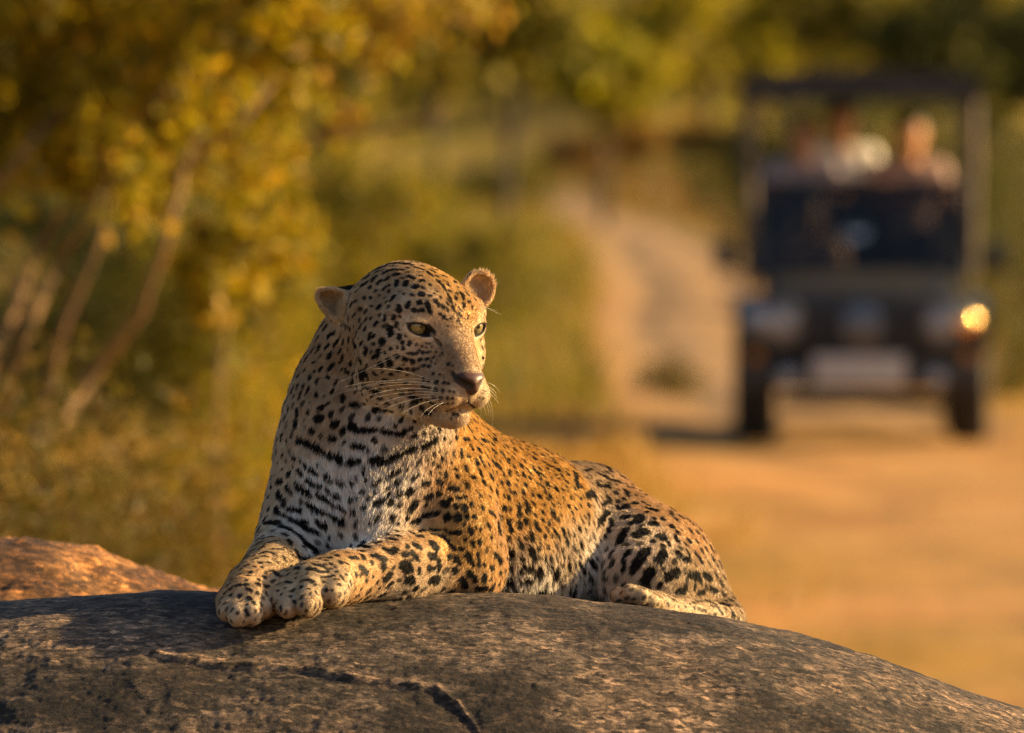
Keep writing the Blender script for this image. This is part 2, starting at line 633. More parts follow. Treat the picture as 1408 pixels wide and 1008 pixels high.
# nose pad
ellip(H(156, 0, -38), (13, 23, 11), 'nose', .006)
ellip(H(163, 0, -47), (8, 10, 11), 'nose', .006)
# mouth slit, philtrum, nostrils
for s in (1, -1):
    cone(H(163, 0, -80), 2.0, H(136, s * 32, -85), 2.6, 'mouth', .006, 'sub')
    cone(H(136, s * 32, -85), 2.6, H(94, s * 48, -80), 4.4, 'mouth', .008, 'sub')
    cone(H(170, s * 8, -46), 3.4, H(162, s * 18, -42), 4.2, 'mouth', .005, 'sub')
    cone(H(161, s * 19, -42), 3.4, H(147, s * 27, -30), 2.4, 'mouth', .005, 'sub')
cone(H(170, 0, -56), 1.8, H(164, 0, -80), 2.2, 'mouth', .006, 'sub')
# eyes: lids swell round the ball and are cut open as an almond
EYES = []
EYE_R = 15.0
for s in (1, -1):
    ec = H(80, s * 47, 22)
    d = HF * 0.93 + HR * s * 0.30 + HU * 0.06
    Me = frame_from(d, HU)
    ellip(ec, (18.5, 19, 17), 'lid', .012, 'add', Me)
    tilt = math.radians(-12) * s
    up = HU * math.cos(tilt) + HR * math.sin(tilt)
    Mc = frame_from(HF * 0.97 + HR * s * 0.12, up)
    ellip(ec + Mc[:, 0] * .022 + Mc[:, 2] * (-.0032), (26, 15.5, 7.2), 'lid', .003, 'sub', Mc)
    EYES.append((ec, Me, ec + Mc[:, 2] * (-.0032), Mc))
    # tear duct groove
    cone(ec + HF * .018 - HR * s * .014 - HU * .006, 2.4, ec + HF * .034 - HR * s * .021 - HU * .022, 1.4, 'lid', .006, 'sub')
# ears
ear_l_c = P(657, 399, .045)
M1 = frame_from((0.42, -0.90, 0.02), (0.55, 0.0, 1.0))
cup(ear_l_c, (16, 25, 28), M1, 2.0, 5, 'ear', .006)
cone(P(640, 410, .055), 16, P(650, 408, .065), 10, 'head', .015)
M2 = frame_from((-0.12, -0.96, 0.10), (-0.85, 0.0, 0.52))
ear_r_c = P(480, 428, -.008)
cup(ear_r_c, (24, 23, 52), M2, 2.4, 6, 'ear', .006)
cone(P(466, 403, .022), 8, P(486, 405, .026), 12, 'earback', .006)
cone(P(505, 425, -.0), 26, P(488, 428, .01), 17, 'head', .02)

REG = {}


def prim_dist(pr, p):
    kind, op, k, region, data = pr[:5]
    if kind == 'cone':
        a, b, ra, rb = data
        ab = b - a
        t = np.clip(((p - a) @ ab) / (ab @ ab), 0, 1)
        d = p - a - t[:, None] * ab
        return np.sqrt((d * d).sum(1)) - (ra + (rb - ra) * t)
    c, rad, M = data[:3]
    q = (p - c) @ M
    k0 = np.sqrt(((q / rad) ** 2).sum(1)) + 1e-9
    k1 = np.sqrt(((q / rad ** 2) ** 2).sum(1)) + 1e-9
    d = k0 * (k0 - 1) / k1
    if kind == 'ell':
        return d
    t, cut = data[3:]
    sh = np.abs(d + t) - t
    return np.maximum(sh, q[:, 0] - cut)


def field(p, prims=None):
    out = np.full(len(p), 0.5)
    for pr in (PRIMS if prims is None else prims):
        k = pr[2]
        m = k + 0.03
        sel = np.nonzero(((p > pr[5] - m) & (p < pr[6] + m)).all(1))[0]
        if len(sel) == 0:
            continue
        d = prim_dist(pr, p[sel])
        a = out[sel]
        if pr[1] == 'add':
            h = np.maximum(k - np.abs(a - d), 0) / k
            out[sel] = np.minimum(a, d) - h * h * k * 0.25
        else:
            d = -d
            h = np.maximum(k - np.abs(a - d), 0) / k
            out[sel] = np.maximum(a, d) + h * h * k * 0.25
    return out


def grow_skin(h, lo, hi, prims=None, ratio=3):
    lo, hi = np.array(lo, float), np.array(hi, float)
    hc = h * ratio
    nc = np.ceil((hi - lo) / hc).astype(int)
    g = [lo[i] + hc * np.arange(nc[i] + 1) for i in range(3)]
    G = np.stack(np.meshgrid(*g, indexing='ij'), -1).reshape(-1, 3)
    dc = field(G, prims).reshape(nc + 1)
    act = np.abs(dc) < hc * 2.2
    # cells whose corners come near the surface
    ca = np.zeros(nc, bool)
    for i in (0, 1):
        for j in (0, 1):
            for k in (0, 1):
                ca |= act[i:nc[0] + i, j:nc[1] + j, k:nc[2] + k]
    nf = nc * ratio
    D = np.empty(nf + 1, np.float32)
    # fill from the coarse sign
    ii = [np.minimum(np.arange(nf[i] + 1) // ratio, nc[i]) for i in range(3)]
    D[...] = np.where(dc[np.ix_(*ii)] < 0, -1, 1)
    cells = np.argwhere(ca)
    off = np.stack(np.meshgrid(*[np.arange(ratio + 1)] * 3, indexing='ij'), -1).reshape(-1, 3)
    mask = np.zeros(nf + 1, bool)
    for o in off:
        q = cells * ratio + o
        mask[q[:, 0], q[:, 1], q[:, 2]] = True
    pts = np.argwhere(mask)
    for s in range(0, len(pts), 400000):
        q = pts[s:s + 400000]
        D[q[:, 0], q[:, 1], q[:, 2]] = field(lo + q * h, prims)
    # fine cells
    offc = np.stack(np.meshgrid(*[np.arange(ratio)] * 3, indexing='ij'), -1).reshape(-1, 3)
    fc = (cells[:, None, :] * ratio + offc[None]).reshape(-1, 3)
    cor = [(i, j, k) for i in (0, 1) for j in (0, 1) for k in (0, 1)]
    V = np.stack([D[fc[:, 0] + a, fc[:, 1] + b, fc[:, 2] + c] for a, b, c in cor], 1)
    S = V < 0
    mixed = S.any(1) & ~S.all(1)
    fc, V = fc[mixed], V[mixed]
    acc = np.zeros((len(fc), 3))
    cnt = np.zeros(len(fc))
    ci = {c: n for n, c in enumerate(cor)}
    for c in cor:
        for ax in range(3):
            if c[ax] == 0:
                e = list(c)
                e[ax] = 1
                va, vb = V[:, ci[c]], V[:, ci[tuple(e)]]
                x = (va < 0) != (vb < 0)
                t = np.where(x, va / np.where(x, va - vb, 1), 0)
                pos = np.tile(np.array(c, float), (len(fc), 1))
                pos[:, ax] += t
                acc += pos * x[:, None]
                cnt += x
    verts = lo + (fc + acc / cnt[:, None]) * h
    vid = np.full(nf, -1, np.int32)
    vid[fc[:, 0], fc[:, 1], fc[:, 2]] = np.arange(len(fc))
    quads = []
    for ax in range(3):
        u, w = (ax + 1) % 3, (ax + 2) % 3
        e = [0, 0, 0]
        e[ax] = 1
        # edge starting at the cell's low corner, running along ax
        a = fc
        ok = (a[:, u] > 0) & (a[:, w] > 0)
        a = a[ok]
        va = D[a[:, 0], a[:, 1], a[:, 2]] < 0
        vb = D[a[:, 0] + e[0], a[:, 1] + e[1], a[:, 2] + e[2]] < 0
        x = va != vb
        a, va = a[x], va[x]
        eu, ew = np.zeros(3, int), np.zeros(3, int)
        eu[u], ew[w] = 1, 1
        def get(q):
            return vid[q[:, 0], q[:, 1], q[:, 2]]
        q = np.stack([get(a), get(a - eu), get(a - eu - ew), get(a - ew)], 1)
        q[va] = q[va][:, ::-1]
        quads.append(q)
    quads = np.concatenate(quads)
    return verts, quads[(quads >= 0).all(1)]


def field_grad(p, e=0.0012):
    g = np.empty_like(p)
    for ax in range(3):
        o = np.zeros(3)
        o[ax] = e
        g[:, ax] = field(p + o) - field(p - o)
    return g / (np.linalg.norm(g, axis=1, keepdims=True) + 1e-12)


sk_v, sk_f = grow_skin(0.0021, (-0.46, FOC - 0.36, 1.52), (0.40, FOC + 0.98, 2.24))
sk_n = field_grad(sk_v)
print("skin", len(sk_v), len(sk_f))
_a = sk_v[sk_f[:, 1]] - sk_v[sk_f[:, 0]]
_b = sk_v[sk_f[:, 3]] - sk_v[sk_f[:, 0]]
if (np.cross(_a, _b) * sk_n[sk_f[:, 0]]).sum(1).mean() < 0:
    sk_f = sk_f[:, ::-1]

# ------------------------------------------------------------------ coat: spots, ground colour, fur
class Finder:
    """finds the point of the skin that lies under a picture position"""

    def __init__(self, v, n):
        d = v - np.array([0, 0, CAM_Z])
        cp, sp = math.cos(PITCH), math.sin(PITCH)
        depth = d[:, 1] * cp - d[:, 2] * sp
        up = d[:, 1] * sp + d[:, 2] * cp
        self.px = 704 + FPX * d[:, 0] / depth
        self.py = 504 - FPX * up / depth
        self.depth = depth
        facing = (n * d).sum(1) < 0
        self.idx = np.nonzero(facing)[0]
        self.v = v
        self.cell = {}
        cx = np.floor(self.px[self.idx] / 3).astype(int)
        cy = np.floor(self.py[self.idx] / 3).astype(int)
        order = np.argsort(-depth[self.idx])
        for i in order:
            self.cell[(cx[i], cy[i])] = self.idx[i]      # nearest written last

    def at(self, x, y):
        cx, cy = int(math.floor(x / 3)), int(math.floor(y / 3))
        for R in (0, 1, 2, 3, 4):
            best, bd = None, 1e9
            for i in range(cx - R, cx + R + 1):
                for j in range(cy - R, cy + R + 1):
                    q = self.cell.get((i, j))
                    if q is not None:
                        e = math.hypot(self.px[q] - x, self.py[q] - y) + 0.15 * R * 0
                        if e < bd:
                            best, bd = q, e
            if best is not None:
                # place exactly under the ray at this depth
                d = ray_dir(x, y)
                if bd < 4:
                    f = np.array([0, math.cos(PITCH), -math.sin(PITCH)])
                    return np.array([0, 0, CAM_Z]) + d * (self.depth[best] / (d @ f))
                return self.v[best]
        return None


finder = Finder(sk_v, sk_n)

# spots and a few shaded folds traced as short strokes: x0 y0 x1 y1 radius, per detail of the photograph (offset, scale)
TR = []
TR.append(((420, 350), 7.753, """
680 190 800 135 22|840 190 950 150 22|900 100 1000 95 20|1040 85 1120 100 22|1000 165 1060 160 14|620 245 640 240 20|520 330 560 295 22
600 325 650 295 24|715 275 755 235 24|780 300 810 280 22|870 262 880 245 24|960 215 1000 210 22|980 280 975 330 26|840 360 890 325 22
695 355 695 352 26|755 385 755 383 20|900 400 900 390 20|1010 395 1010 396 15|1060 418 1060 418 13|840 455 840 455 18|795 440 795 440 14
910 475 950 445 24|780 570 810 545 18|1085 560 1110 520 22|1000 570 1000 590 30|840 660 840 690 24|940 680 950 665 24|710 670 710 668 14
1010 663 1010 663 10|745 735 760 730 32|975 760 980 735 20|640 790 650 770 16|910 800 915 835 36|1010 790 1010 790 14|680 880 700 840 26|735 865 740 860 20
1005 870 1005 890 24|1080 860 1080 860 18|825 920 830 925 36|605 920 600 940 20|735 945 735 945 20|1045 930 1045 930 16|1110 945 1115 935 20
530 945 535 970 22|240 860 310 810 22|310 940 350 890 20|230 965 235 955 28|150 990 160 960 18|380 990 380 995 14|460 990 460 995 12|650 990 655 1000 26|570 880 570 880 10
640 250 690 215 14|760 180 820 150 16|1090 130 1110 135 14"""))
TR.append(((550, 350), 7.753, """
100 225 150 255 24|60 320 75 300 28|165 345 175 335 34|240 285 250 280 22|215 220 240 225 14|235 420 235 425 34|325 440 325 440 22
50 418 50 418 14|330 330 335 320 16|85 540 100 520 24|210 520 215 515 26|145 590 155 590 22|240 590 245 600 20|200 612 200 612 12
290 530 310 560 26|315 590 325 620 20|380 495 385 505 20|365 415 365 415 14|390 385 400 395 10|435 455 440 460 14|412 540 415 550 18
460 555 465 575 18|510 580 515 605 12|505 520 515 535 12|430 640 430 640 14|470 672 470 680 18|540 682 540 682 12|568 660 572 670 12|515 765 515 765 8
610 712 610 712 12|505 700 505 700 9|590 520 595 535 14|560 565 580 600 14|520 480 540 510 14|460 320 500 390 13|430 300 400 270 13|360 240 300 190 14
510 420 560 520 10|600 620 660 760 6|380 220 400 225 22|470 225 500 235 22|480 270 520 290 16|515 325 525 330 14|540 385 550 390 18|600 300 590 290 16
625 345 640 360 14|605 420 610 425 16|600 465 605 480 18|655 410 680 440 18|670 470 680 480 12|685 530 695 550 16|640 570 660 600 16|680 565 690 580 10
640 630 650 655 16|735 505 740 515 16|770 565 775 580 12|815 590 815 590 10|735 640 725 690 9|690 670 700 690 7|405 270 430 285 14|470 345 470 345 10
20 100 140 115 20|180 130 270 150 18|330 165 380 190 14|410 150 440 165 14|770 822 835 810 9|842 790 852 745 8
820 890 930 830 12|860 915 875 905 10|905 965 910 970 14|880 880 885 885 9|200 180 250 190 10"""))
TR.append(((420, 470), 7.753, """
165 20 130 90 14|175 130 178 125 16|260 150 275 120 24|105 205 120 195 16|15 285 15 285 18|115 300 118 290 16|175 285 185 265 22
260 280 305 230 22|250 360 252 362 26|50 370 60 350 22|130 410 145 390 20|15 530 50 470 20|120 540 122 545 22|380 205 380 205 12|375 80 372 110 10
470 110 470 112 12|405 275 405 275 12|410 120 400 190 8|320 440 350 395 12|290 520 310 490 12|445 290 470 320 16|488 220 490 215 18|575 170 585 200 26
645 110 660 75 26|515 130 515 130 14|770 140 785 100 28|735 160 735 160 14|715 100 715 100 12|858 115 858 115 14|735 15 735 15 16|815 232 815 232 34
900 195 915 230 28|980 160 985 165 26|915 70 915 70 20|985 58 985 58 14|1045 70 1045 70 18|1065 185 1080 190 16|1140 205 1140 205 20|1005 295 1005 295 24
1095 287 1095 287 14|1150 300 1150 300 18|595 345 650 325 42|740 325 760 335 20|830 318 830 318 10|920 340 940 342 18|850 405 890 405 12|975 405 975 405 12
650 450 740 500 15|740 520 800 525 20|540 515 540 515 14|910 508 910 508 14|790 585 840 595 14|940 590 940 590 9|415 550 415 610 22|510 640 570 665 22|600 655 650 645 9
155 690 190 675 26|215 655 270 625 9|215 560 215 560 13|1040 670 1042 670 20|985 635 985 635 11|760 705 900 725 30|900 725 960 735 18
40 735 40 735 22|125 795 170 790 34|310 840 320 850 38|490 860 540 895 34|560 905 640 910 30|660 905 740 910 22|760 905 830 910 12
860 930 920 935 30|960 950 1050 950 20|1060 930 1120 900 12|65 925 95 930 22|180 980 180 980 14|265 1000 310 1000 18|60 625 60 625 8"""))
TR.append(((550, 470), 7.753, """
35 15 35 15 16|100 18 100 18 22|38 72 38 72 20|180 25 180 25 14|238 48 238 48 12|285 18 285 18 8|285 62 285 62 9|320 20 320 20 6|340 55 340 55 6
90 120 160 130 13|185 125 205 90 13|240 120 255 115 14|295 110 295 110 13|325 105 325 105 9|385 110 385 110 9|55 180 75 190 18|140 208 140 208 24
210 190 220 185 16|280 190 300 178 14|355 170 375 160 9|340 215 340 215 12|375 230 375 230 7|400 190 400 190 7|425 150 425 150 6|450 125 450 125 6|45 237 45 237 9
10 295 10 295 20|88 288 88 288 13|145 298 150 292 20|198 285 200 280 14|245 255 260 250 14|310 262 310 262 14|90 350 90 350 9|355 335 355 335 16|432 350 432 350 11
520 240 520 240 18|558 258 558 258 9|255 400 255 400 16|310 412 310 412 18|395 425 395 425 20|470 432 470 432 17|520 445 520 445 11|230 475 320 500 13
380 512 385 514 23|460 520 460 520 19|528 527 528 527 13|580 535 580 535 11|345 588 380 592 15|430 600 440 602 19|505 603 505 603 17|565 605 565 605 13|618 608 618 608 7
420 655 450 660 12|512 660 512 660 11|572 655 572 655 9|235 535 235 535 11|500 740 500 740 10|575 765 575 765 17|545 818 545 818 14|620 770 620 770 10|640 720 650 730 8|590 720 590 720 9
938 425 938 425 13|912 520 920 520 13|890 600 890 600 9|845 590 845 590 7|915 240 915 250 9|150 975 150 975 22|245 945 245 945 13|405 905 415 910 20
20 945 60 910 14|230 835 130 880 14|365 1000 365 1000 16"""))
TR.append(((350, 560), 6.461, """
380 40 375 10 22|365 150 370 110 28|485 28 485 28 20|555 85 595 80 30|710 125 730 120 36|520 190 520 190 24|445 100 445 100 10|460 155 460 155 8|605 235 605 235 16
680 255 725 265 20|805 290 805 290 18|870 315 970 325 22|375 260 400 280 32|430 290 490 305 26|545 335 570 350 34|590 370 620 390 24|670 410 700 415 26|735 420 755 440 36
850 455 860 465 34|925 455 925 455 26|1060 270 1085 270 18|1060 440 1110 450 40|1010 365 1010 365 20|970 500 960 560 14|285 280 290 310 14|300 370 320 400 12|340 420 370 440 14
280 460 280 460 18|245 530 245 530 18|215 470 215 470 12|255 410 255 410 14|340 505 340 505 14|315 575 315 575 26|385 540 430 585 14|410 450 460 510 11|500 530 560 575 16
620 580 690 640 16|560 490 560 490 12|470 625 510 655 20|520 650 590 685 18|240 640 210 640 22|185 580 185 580 12|160 660 160 700 12|285 680 330 750 18|215 740 240 800 20
140 780 140 780 18|125 890 125 890 22|365 655 365 655 14|390 690 480 750 22|640 690 690 740 14|720 760 740 780 18|740 630 780 660 16|855 650 855 650 20|900 600 900 600 14
985 610 985 610 22|1060 650 1120 610 14|560 745 640 800 20|650 810 710 860 12|740 850 800 900 10|470 840 520 885 22|530 890 610 910 18|640 920 700 950 12|720 960 800 1000 22
850 800 850 800 20|905 770 905 770 16|960 730 960 730 20|1020 780 1020 780 14|1075 725 1075 725 12|865 910 865 910 22|970 870 970 870 16|1070 840 1150 790 16|1090 970 1110 940 18
300 890 400 905 22|190 880 210 930 20|220 935 280 960 14|110 995 230 1005 10|380 995 460 1005 18|550 990 550 990 22"""))
TR.append(((520, 560), 6.461, """
70 455 170 410 26|190 400 230 390 14|260 375 330 350 24|400 330 500 260 24|535 175 535 175 24|398 205 398 205 12|320 225 320 225 22|350 480 370 460 14|260 520 260 520 11
80 605 190 530 14|15 610 15 610 14|320 610 370 570 12|265 585 265 585 9|160 650 175 640 20|90 685 90 685 15|280 740 300 720 34|400 665 450 655 20|465 570 465 570 12|185 745 205 735 20
10 850 110 750 12|110 840 125 815 22|185 850 200 840 22|295 885 340 845 32|435 795 475 775 24|435 860 435 860 14|545 640 555 650 28|545 760 545 760 30|535 510 535 510 20|570 445 570 445 16
605 575 605 590 16|650 705 690 715 22|595 845 610 850 28|695 870 695 870 18|640 810 640 810 15|720 790 720 790 18|775 785 775 785 15|770 880 765 890 24|828 850 828 850 16
620 965 620 965 30|715 970 715 970 30|790 965 790 965 18|855 965 855 965 20|340 1000 420 960 16|420 950 540 930 18|145 960 145 960 26|700 600 700 600 15|690 535 690 535 14
650 475 650 475 14|600 395 600 395 12|585 250 585 250 14|540 370 540 370 10|490 395 490 395 12|490 480 490 480 18|440 440 440 440 10|545 570 545 570 11
740 380 735 420 18|800 430 800 430 14|870 470 880 500 16|910 440 930 500 14|940 655 940 655 22|1000 600 1010 620 22|1020 470 1050 500 18|1045 730 1045 730 18|995 780 995 780 15
925 890 925 890 16|1015 925 1015 925 16|1115 880 1115 880 16|1145 660 1145 660 16|840 610 840 610 18|890 360 900 370 18|920 260 950 280 18|1040 270 1040 270 22|930 320 930 320 16
1010 370 1030 390 16|1130 325 1130 325 14|850 260 850 260 16|975 490 975 490 14|760 270 800 275 12|690 250 700 260 12|640 290 650 300 10|820 330 835 360 12"""))
TR.append(((480, 690), 6.4, """
110 380 180 390 26|130 340 140 345 18|20 380 20 380 26|220 350 280 350 24|20 490 80 490 20|130 470 130 490 26|210 470 240 470 24|250 480 320 505 24|205 535 205 535 22
110 570 160 620 28|60 640 60 640 22|155 690 165 700 14|215 660 215 660 16|258 705 258 705 16|310 575 320 570 34|320 680 365 640 30|320 410 380 450 20|390 440 415 410 28
360 320 430 330 15|450 295 450 295 20|435 250 435 250 18|360 272 360 272 14|290 290 290 290 10|540 250 580 275 14|620 300 640 305 24|520 390 520 390 22|580 370 630 400 22
480 465 520 460 22|560 450 600 490 24|610 500 625 520 12|490 560 530 570 52|625 590 630 630 18|530 690 560 690 36|350 740 390 710 16|270 760 270 760 12|740 370 770 400 34
720 475 760 480 30|800 520 805 580 28|710 580 760 590 22|740 690 780 690 42|890 480 890 480 28|940 490 975 530 22|940 600 940 600 36|720 235 800 245 12|740 280 800 290 13
830 300 870 340 20|880 350 930 410 16|850 240 900 270 13|940 265 980 260 18|1030 330 1030 330 18|1090 345 1095 375 22|1075 240 1080 260 22|995 410 995 410 24|1050 460 1070 500 26
1075 520 1095 550 16|1140 440 1150 560 15|1195 545 1195 545 16|1150 340 1155 360 18|900 670 900 670 14|1000 680 1030 740 28|1060 620 1080 640 26|1110 660 1115 690 20|1195 640 1195 690 22
1260 675 1260 675 14|1140 760 1220 760 26|870 125 870 125 24|960 125 960 150 26|940 20 940 20 16|1015 25 1015 60 20|1035 125 1035 125 18|1105 120 1105 120 18|1015 185 1015 185 14
1160 235 1160 235 12|1120 220 1120 220 10|1175 40 1175 40 16|1240 75 1270 110 16|1310 40 1310 40 12|1365 45 1370 60 16|1210 190 1245 210 16|1320 180 1320 260 16|1255 300 1255 300 20
1330 350 1330 350 14|1285 440 1330 510 18|400 120 400 120 24|440 180 440 180 16|250 120 270 100 16|185 160 185 160 15|145 20 145 20 13|30 70 30 70 22|560 170 640 140 12|650 130 790 90 18"""))  # last two strokes paint the dark fold at the elbow
TR.append(((290, 710), 5.93, """
400 260 450 235 10|470 255 580 270 8|410 300 460 290 12|480 290 540 310 10|340 350 390 340 8|400 375 410 370 16|470 375 490 370 14|540 370 540 370 13|420 410 420 410 13|330 450 320 455 15
480 435 500 440 16|520 450 550 470 22|440 490 440 490 20|395 512 395 512 16|385 550 385 550 22|290 520 290 520 13|200 560 240 550 12|280 555 300 550 12|240 640 230 650 16
300 590 330 600 14|310 660 330 670 20|345 690 355 710 14|380 625 380 625 16|165 640 165 640 14|250 720 250 720 12|285 765 300 800 14|300 715 300 715 12|450 565 470 570 14
690 415 720 420 16|790 425 850 430 16|700 455 700 455 12|610 530 650 535 14|600 580 600 580 13|545 600 545 600 12|575 640 575 640 13|690 495 690 495 10|795 505 830 525 20
740 575 740 575 17|800 590 800 590 11|565 730 570 760 12|680 690 685 700 14|850 380 920 410 22|920 340 985 330 20|1045 310 1045 310 24|1065 365 1065 365 28|1030 265 1030 265 13|985 385 985 385 20
880 450 960 450 13|1020 415 1020 415 13|910 490 1000 480 15|920 530 920 530 13|945 600 945 600 16|1050 550 1050 550 16|990 600 990 600 9|1060 480 1090 520 11|1120 470 1120 470 16|1140 530 1150 560 11
450 40 540 55 14|560 70 640 110 18|660 130 720 180 20|740 200 850 280 24|700 30 760 80 24|880 50 930 60 26|780 100 860 120 18|960 150 960 150 13|1060 30 1060 30 22|450 110 450 112 9
930 210 970 240 10|720 330 800 340 12|430 180 520 160 8|450 215 540 200 7|640 300 700 330 7|600 240 660 290 8|360 410 372 400 10|300 480 330 470 9"""))
TR.append(((760, 620), 7.822, """
150 30 240 60 20|350 100 350 100 30|470 140 470 140 28|560 160 610 210 24|220 165 310 155 26|330 205 400 185 18|230 230 260 360 34|140 240 140 240 24|290 500 290 500 20
320 360 380 330 30|330 280 400 250 15|360 470 430 430 34|440 440 450 500 30|520 560 590 530 22|580 480 590 520 26|480 345 580 365 30|480 230 570 280 18|640 310 700 335 22
670 440 670 440 28|770 410 800 470 24|690 540 690 540 22|745 510 770 510 18|730 610 780 590 34|690 590 690 590 18|870 550 870 550 34|880 455 880 455 20|790 375 890 385 14
720 260 800 290 16|800 275 800 275 18|860 330 860 330 14|960 390 960 390 18|990 455 990 455 22|950 480 950 480 16|1000 600 1100 640 24|950 540 1030 590 12|1115 580 1115 580 24
1075 505 1075 505 16|1150 560 1150 560 12|1005 650 1005 650 18|1265 610 1290 630 22|1260 680 1350 740 18|1180 715 1180 715 30|1080 715 1080 715 22|1085 770 1085 770 44
920 690 930 740 44|850 770 850 770 28|780 710 800 690 36|500 750 580 650 30|640 720 650 790 24|600 850 620 830 28|570 910 570 910 24|740 910 800 840 36|940 890 1000 860 54
1170 910 1170 910 54|1265 800 1265 800 34|1340 855 1340 855 28|1310 920 1310 920 30|1390 830 1390 830 18|370 560 370 560 22|370 670 370 670 26|380 745 380 745 20|480 820 500 780 16"""))  # a few strokes paint the shaded crease in front of the thigh
TR.append(((850, 735), 7.822, """
40 60 60 0 48|620 30 640 60 24|750 55 770 65 22|830 40 850 65 14|100 200 130 170 26|75 250 75 360 20|300 170 200 320 46|170 380 170 380 30|490 190 450 260 42
640 180 650 230 38|700 255 750 250 34|740 160 765 230 22|830 180 900 280 26|930 190 990 320 10|370 370 290 490 44|640 390 540 440 44|780 420 870 440 42|920 410 980 450 34
450 550 480 500 18|720 570 650 620 36|860 620 910 600 24|1000 570 1050 600 30|860 715 950 710 14|970 715 1050 735 24|1120 735 1160 750 34|1240 855 1240 855 30|1100 820 1140 850 16
550 755 550 755 16|620 770 620 770 12|740 775 740 775 14|820 790 820 790 13|780 745 780 745 10|500 650 500 650 8|580 700 630 710 9|720 710 720 710 8|900 800 950 820 12"""))
TR.append(((680, 600), 7.822, """
60 160 60 160 18|20 25 20 25 22|110 80 130 100 16|180 50 180 50 20|200 120 200 120 20|130 250 130 250 24|100 210 80 180 13|190 210 190 210 13|270 300 270 300 22|310 240 310 240 22
240 120 240 120 12|30 290 50 320 20|85 390 85 390 20|150 360 150 400 15|300 395 300 395 24|220 370 240 390 15|140 490 140 490 28|320 500 320 500 24|240 450 240 450 15|65 480 65 480 18
400 210 430 230 22|500 175 500 175 22|600 230 600 230 20|700 150 700 150 24|400 60 400 60 30|330 130 330 130 16|420 350 480 400 18|380 430 380 430 18|560 510 560 510 26|430 540 430 540 16
660 340 690 360 20|700 310 700 310 16|600 440 600 440 12|650 550 650 550 22|590 630 590 630 26|15 590 15 590 24|145 630 150 660 18|215 600 215 600 18|310 580 310 580 22|405 610 405 610 22
470 630 470 630 22|530 590 530 590 14|560 660 560 660 12|30 690 30 690 20|100 750 100 750 20|160 760 160 760 18|250 740 265 820 24|330 690 360 780 22|520 720 520 720 16|520 800 520 800 22
610 790 630 830 20|680 720 680 720 16|725 640 725 640 16|820 650 820 650 20|790 740 790 740 18|70 860 70 860 16|155 910 155 910 30|40 920 40 920 18|260 920 260 920 26|330 890 330 890 20
420 920 420 920 20|510 890 510 890 14|580 910 580 910 18|665 880 665 880 20|710 830 710 830 14|850 880 850 880 16|870 760 870 760 14|760 530 760 530 12|780 570 780 570 14
770 390 770 390 22|830 210 830 210 26|730 190 730 190 22|490 500 540 580 9|340 340 400 400 9|560 80 600 110 16|260 30 290 50 12|560 300 600 320 10|740 460 780 480 12"""))
TR.append(((680, 715), 7.822, """
45 20 55 110 24|160 20 165 90 22|145 180 145 180 20|60 235 60 235 18|265 50 265 50 26|335 10 335 10 20|240 180 240 180 13|270 250 270 250 26|380 150 395 190 28|315 170 315 170 12
470 90 470 90 26|440 20 450 50 18|530 160 530 160 20|155 330 165 360 26|20 360 60 430 22|275 370 290 390 15|370 290 410 370 28|475 280 475 280 26|535 380 535 380 22|570 270 570 270 14
645 250 645 250 16|655 370 655 370 14|640 100 660 130 16|610 155 610 155 12|730 80 740 130 16|770 215 770 215 22|715 290 715 290 20|840 265 845 300 16|840 130 840 130 16|890 50 900 90 16
915 200 925 280 13|970 95 970 95 14|1015 190 1015 190 18|790 355 790 355 14|155 460 155 460 28|290 470 400 485 24|460 510 480 540 34|570 450 600 470 18|650 500 660 560 36
800 450 805 520 22|880 410 950 510 16|970 370 970 370 16|1030 390 1060 470 20|70 550 70 550 22|155 620 155 620 36|275 530 275 530 14|330 600 380 620 24|720 660 720 660 22
690 610 690 610 16|820 635 820 635 16|960 640 960 640 14|1010 720 1010 720 26|1050 620 1050 620 16|270 735 270 735 34|480 730 580 760 42|660 780 660 780 16|830 740 870 760 26"""))

SPOTS = []    # (a, b, radius, strength, colour)
BLACK = (0.011, 0.009, 0.008)
BROWN = (0.020, 0.012, 0.008)


def add_stroke(x0, y0, x1, y1, r, strength=1.0, colour=None):
    a, b = finder.at(x0, y0), finder.at(x1, y1)
    if a is None or b is None:
        return
    L = math.hypot(x1 - x0, y1 - y0) * 0.001
    if np.linalg.norm(b - a) > 3.0 * L + 0.012:        # the stroke would jump from one limb to another
        b = a
    SPOTS.append((a, b, r * 0.001, strength, colour))


for (ox, oy), s_, txt in TR:
    for rec in txt.replace("\n", "|").split("|"):
        w = [float(t) for t in rec.split()]
        if len(w) == 5:
            r = w[4] / s_
            add_stroke(ox + w[0] / s_, oy + w[1] / s_, ox + w[2] / s_, oy + w[3] / s_, (r * 1.35 + 0.95) if ox == 680 or (ox == 520 and w[0] > 560) else (r * 1.22 + 0.9) if ox in (760, 850) else (r * 1.08 + 0.8), 1.0, BLACK if r > 1.7 else BROWN)
n_traced = len(SPOTS)
print("traced", n_traced)

